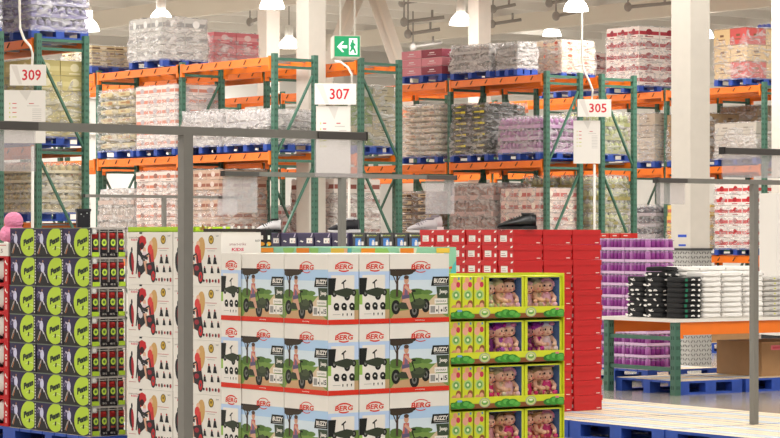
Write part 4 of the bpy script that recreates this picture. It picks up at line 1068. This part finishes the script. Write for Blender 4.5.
for kind, x, y, n, lb in piles:
    for i in range(n):
        jx, jy, ja = random.uniform(-.004, .004), random.uniform(-.005, .005), random.uniform(-.03, .03)
        pos = 'topmost' if i == n - 1 else 'lowest' if i == 0 else '%s from the bottom' % ('', 'second', 'third', 'fourth', 'fifth', 'sixth', 'seventh', 'eighth', 'ninth', 'tenth')[i]
        place(SP[kind][(i + int(x * 10)) % len(SP[kind])], '%s, %s' % (lb, pos.replace('from the bottom', 'from bottom')), GTb.w(x + jx, y + jy, TZ + .002 + i * .0518), GTb.t + ja - .03, 'folded shirts on the white table')
mb = shirt_mb(.24, .26, .045, BS, 31); tag(mb.build('folded_shirt', None, GTb.w(.2, .44, TZ + .006 + 9 * .0518), GTb.t + .3), 'black shirt laid loose across the top of the black piles', 'shirt', 'folded shirts on the white table')
for i in range(2):
    place(SP['red'][0], 'red shirt lying beside the rear white piles, %s' % ('lower', 'upper')[i], GTb.w(1.62 + .01 * i, .55, TZ + .002 + i * .0518), GTb.t)
pallet(.85, 1.0, 'blue pallet under the table, corner next to the green post', GTb.w(.1, .06, 0), GTb.t)
pallet(.85, 1.0, 'blue pallet under the table, below the brown carton', GTb.w(1.0, .06, 0), GTb.t)
pallet(.85, 1.0, 'blue pallet under the table at the photo edge', GTb.w(1.9, .06, 0), GTb.t)
PKL = c('226,120,130')
for i, x in enumerate((1.4, 2.06)):
    mb = MB(); mb.box(0, 0, 0, .64, .7, .355, CARD); fs = carton_faces(mb, .64, .7, .355); fs[0].rect(.2, .76, .52, .9, PKL); fs[0].rect(.66, .76, .96, .9, PKL); fs[0].rect(.24, .8, .48, .86, c('206,80,96')); fs[0].rect(0, .97, 1, 1, c('190,150,110'))
    tag(mb.build('brown_carton', None, GTb.w(x, .26, .14), GTb.t), ('brown carton with pink labels under the table, left one', 'brown carton with pink labels under the table, at the photo edge')[i], 'carton')
# stock standing beyond the table
GX = Grid(700, 33.5, 36)
pallet(1.0, 1.2, 'blue pallet on the floor beyond the column guard plate', GX.w(.5, .4, 0), GX.t)
mb = MB(); mb.box(0, 0, 0, .9, 1.0, .5, CARD); fs = carton_faces(mb, .9, 1.0, .5); fs[0].rect(.2, .6, .8, .75, c('214,60,60')); fs[2].rect(.2, .6, .8, .75, c('214,60,60'))
tag(mb.build('brown_carton', None, GX.w(.55, .5, .14), GX.t), 'brown carton on the far pallet beyond the column', 'carton')
GX2 = Grid(655, 33, 36)
pallet(1.0, 1.2, 'blue pallet seen beneath the table beyond the purple cans', GX2.w(0, 0, 0), GX2.t)
r = thing('upright_cooler', 'white upright cooler cabinet with dark door strip at the photo edge', 'cooler', (PX(786, 38), 38, 0), .3)
mb = MB(); mb.box(-.3, -.3, .1, .4, .3, 2.25, c('236,232,226')); mb.build('body', r)
mb = MB(); mb.box(-.02, -.33, .15, .38, -.301, 2.1, c('60,74,110')); mb.box(-.06, -.335, .12, -.02, -.301, 2.15, c('240,240,240')); mb.build('door', r)
mb = MB(); mb.box(-.28, -.28, 0, .38, .28, .1, c('50,50,54')); mb.build('plinth', r)

# ------------------------------------------------------------------ bare pallets in the foreground right
G0 = Grid(602, 21.0, 34)
def local(g, X, Y):
    dx, dy = X - g.X, Y - g.Y; return dx * math.cos(g.t) + dy * math.sin(g.t), -dx * math.sin(g.t) + dy * math.cos(g.t)
GF = Grid(757, 19.4, 34)    # seam between two rows of pallets passes here
sx, sy = GF.X, GF.Y
fx, fy = PX(602.5, 22.5), ZY(0, 1) * 0 + 22.5
far = local(GF, fx, fy)[0]; near = local(GF, PX(602, 19.5), 19.5)[0]
pw = (far - near - .02) / 2; pl = 1.15
for j, y0 in ((0, .01), (1, -pl - .01), (2, -2 * pl - .03), (3, pl + .03), (4, 2 * pl + .05)):
    for i in range(2):
        if j == 0 and False: continue
        pallet(pl, round(pw, 3), 'wooden topped blue pallet, %s of the pair %s' % (('nearer', 'farther')[i], ('left of the grey pole', 'right of the grey pole', 'past the photo corner', 'in front of the red shoe boxes', 'under the red shoe boxes')[j]), GF.w(near + i * (pw + .02) + pw, y0, 0), GF.t + PI / 2, 'bare pallets in the foreground')

# ------------------------------------------------------------------ sign stands
def stand(px, Y, top, t0, t1, base, label, pockets, ph, pole_w=.048):
    X = PX(px, Y); r = thing('sign_stand', label, 'sign stand', (X, Y, base), T38)
    mb = MB(); mb.box(-pole_w / 2, -pole_w / 2, 0, pole_w / 2, pole_w / 2, top - base, POSTG); mb.build('pole', r)
    mb = MB(); mb.box(t0, -.02, top - base, t1, .02, top - base + .036, POSTG); mb.build('crossbar', r)
    for e in (t0, t1):
        mb = MB(); mb.box(e - .006, -.022, top - base - .002, e + .006, .022, top - base + .038, c('52,50,50')); mb.build('end_cap', r)
    if base == 0: mb = MB(); mb.box(-.09, -.09, 0, .09, .09, .012, POSTG); mb.build('foot_plate', r)
    for a, w in pockets:
        mb = MB(); z1 = top - base - .001
        mb.box(a, -.006, z1 - ph, a + w, -.003, z1, ACRYL); mb.box(a, .003, z1 - ph, a + w, .006, z1, ACRYL); mb.build('clear_pocket', r)
        mb = MB(); mb.box(a, -.03, z1 + .002, a + w, -.021, z1 + .034, c('86,82,80')); mb.build('pocket_clip', r)
stand(185.5, 10.9, 2.04, -1.15, .98, 0, 'thick grey sign stand pole in front of the stroller cartons', [(-1.15, .4), (.7, .27)], .17, .048)
stand(342, 19.8, 2.06, -1.14, 1.16, 0, 'grey sign stand pole in front of the navy shoe boxes', [(-1.14, .32), (.85, .3)], .28)
stand(754, 19.4, 2.0, -1.06, 1.1, .14, 'grey sign stand pole standing on the bare pallets at right', [(-1.05, .3), (.7, .3)], .16, .05)
stand(164, 31, 2.07, -1.15, 1.15, 0, 'thin grey sign stand far behind the tennis and stroller cartons', [(.8, .3)], .2)
stand(858, 14.7, 2.06, -1.13, 1.1, 0, 'grey sign stand whose crossbar enters at the right edge', [(-1.13, .5)], .13)

# ------------------------------------------------------------------ hanging aisle signs
WHERE = {'309': 'at the left edge rack', '307': 'beside the exit sign', '305': 'near the wide cream column'}
def aisle(num, px, py, w, h, Y, bx, by, bw, bh, cable):
    s = Y / F
    r = thing('aisle_sign', 'white hanging sign with red number %s, %s' % (num, WHERE[num]), 'sign', (PX(px, Y), Y, ZY(py, Y)), .1)
    W, H2 = w * s, h * s
    mb = MB(); mb.box(-W / 2, 0, -H2 / 2, W / 2, .02, H2 / 2, c('238,234,228'))
    f = Face(mb, (-W / 2, 0, -H2 / 2), (1, 0, 0), (0, 0, 1), W, H2); f.text(num, .6, .5, .52 if num != '307' else .48, .52, c('206,36,52'), 0, 0, .015)
    f.poly([(.03, .95), (.2, .95), (.34, .05), (.25, .05)], c('222,216,210'))
    mb.build('panel', r)
    mb = MB(); mb.tube([((a - px) * s, .03, (py - b) * s) for a, b in cable], .018, c('238,234,226'), 8); mb.build('cable', r)
    r = thing('notice_board', 'white notice board with small coloured lines, %s, below sign %s' % (WHERE[num], num), 'notice board', (PX(bx, Y), Y + .03, ZY(by, Y)), .1)
    W, H2 = bw * s, bh * s
    mb = MB(); mb.box(-W / 2, 0, -H2 / 2, W / 2, .015, H2 / 2, c('232,228,222')); f = Face(mb, (-W / 2, 0, -H2 / 2), (1, 0, 0), (0, 0, 1), W, H2)
    for i in range(5): f.rect(.2, .74 - i * .085, .3, .755 - i * .085, c(('196,60,60', '196,60,60', '206,90,70', '196,200,90', '206,206,120')[i])); f.rect(.12, .73 - i * .085, .15, .76 - i * .085, c('206,210,120'))
    f.rect(.6, .74, .72, .755, c('190,90,90')); f.poly([(.36, .99), (.66, .99), (.54, .8)], c('214,210,204')); f.rect(.55, .7, .85, .706, c('160,156,150'))
    for i in range(9): f.rect(.68, .64 - i * .035, .9, .648 - i * .035, c('184,182,178'))
    mb.build('panel', r)
    mb = MB(); mb.tube([(0, .01, H2 / 2), (0, .01, H2 / 2 + (by - bh / 2 - py - h / 2) * s + .05)], .008, STEEL, 6); mb.build('cord', r)
aisle('309', 28, 75, 36, 21, 36, 24.5, 116.5, 41, 53, ((19.5, -60), (19.5, 10), (20, 28), (24, 39), (30, 46), (32.5, 54), (32, 66)))
aisle('307', 335.5, 94, 41.5, 21, 40, 333, 140, 34, 68, ((352, 84), (352, 74), (348, 67), (341, 62), (335, 61)))
aisle('305', 594.5, 108, 34, 17.5, 44.5, 587, 142, 27, 43, ((582, -60), (582, 40), (582, 60), (584, 70), (589, 80), (593, 90), (592, 100)))
for px, Y, z1, z0, nm in ((31, 36, ZY(146, 36), 0, '309'), (595, 44.5, ZY(164, 44.5), 0, '305'), (349, 40, ZY(104, 40), 0, '307')):
    mb = MB(); mb.tube([(0, .15, 0), (0, .15, z1)], .022, c('222,218,210'), 8)
    tag(mb.build('conduit', None, (PX(px, Y), Y, 0)), 'thin white conduit rising to the notice board %s' % WHERE[nm], 'conduit')
# exit sign
Y = 35; s = Y / F
r = thing('exit_sign', 'green illuminated exit sign with white arrow and running figure', 'sign', (PX(334.5, Y), Y, ZY(56.5, Y)), .12)
W, H2 = 25.5 * s, 20.5 * s
mb = MB(); mb.box(-.01, 0, -.01, W + .01, .45, H2 + .01, c('226,220,206')); mb.build('housing', r)
GE = mat('lit green sign', (22, 150, 96), .4, emit=.5); WE = mat('lit white sign', (236, 246, 240), .4, emit=.6)
mb = MB(); f = Face(mb, (0, -.002, 0), (1, 0, 0), (0, 0, 1), W, H2); f.rect(0, 0, 1, 1, GE); f.rect(.57, .1, .9, .9, WE)
f.poly([(.1, .48), (.3, .74), (.38, .74), (.26, .55), (.5, .55), (.5, .41), (.26, .41), (.38, .22), (.3, .22)], WE)
f.ell(.72, .76, .045, .065, GE, 10); f.line(.72, .7, .7, .45, .05, GE); f.line(.71, .65, .83, .55, .022, GE); f.line(.71, .65, .62, .52, .022, GE)
f.line(.7, .46, .8, .32, .03, GE); f.line(.8, .32, .82, .16, .025, GE); f.line(.7, .46, .66, .3, .03, GE); f.line(.66, .3, .6, .26, .025, GE)
mb.build('face', r)
for x in (.1, W * .85):
    mb = MB(); mb.tube([(x, .2, H2), (x, .2, ZC - .3 - ZY(56.5, Y))], .012, c('230,226,218'), 6); mb.build('hanging_wire', r)

# ------------------------------------------------------------------ camera, light
cam = bpy.data.cameras.new('camera'); co = bpy.data.objects.new('camera', cam); C.objects.link(co)
co.location = (0, 0, EYE); co.rotation_euler = (PI / 2, 0, 0)
cam.sensor_width = 36; cam.lens = F / 780 * 36; cam.shift_y = (HY - 219) / 780; cam.clip_end = 300
bpy.context.scene.camera = co
w = bpy.data.worlds.new('w'); bpy.context.scene.world = w; w.use_nodes = True
w.node_tree.nodes['Background'].inputs[0].default_value = (1, .96, .91, 1); w.node_tree.nodes['Background'].inputs[1].default_value = .85
k = 0
for i in range(6):
    for j in range(7):
        a, b = -12 + i * 11, 2 + j * 10
        l = bpy.data.lights.new('bay_light', 'AREA'); l.shape = 'SQUARE'; l.size = 4.5; l.energy = 620 if b > 25 else 460; l.color = (1, .975, .94)
        o = bpy.data.objects.new('bay_light', l); C.objects.link(o); o.location = store(a, b, 7.1)
sc = bpy.context.scene
sc.view_settings.view_transform = 'Standard'; sc.view_settings.look = 'None'; sc.view_settings.gamma = 1; sc.view_settings.exposure = 0
sc.cycles.transparent_max_bounces = 24; sc.cycles.max_bounces = 8; sc.cycles.use_denoising = True
for o in list(C.objects):      # kinds that were prepared but stand nowhere
    if o.parent is None and o.location.length == 0 and o.get('category') and o not in USED:
        for k in KIDS.get(o, []): bpy.data.objects.remove(k)
        bpy.data.objects.remove(o)
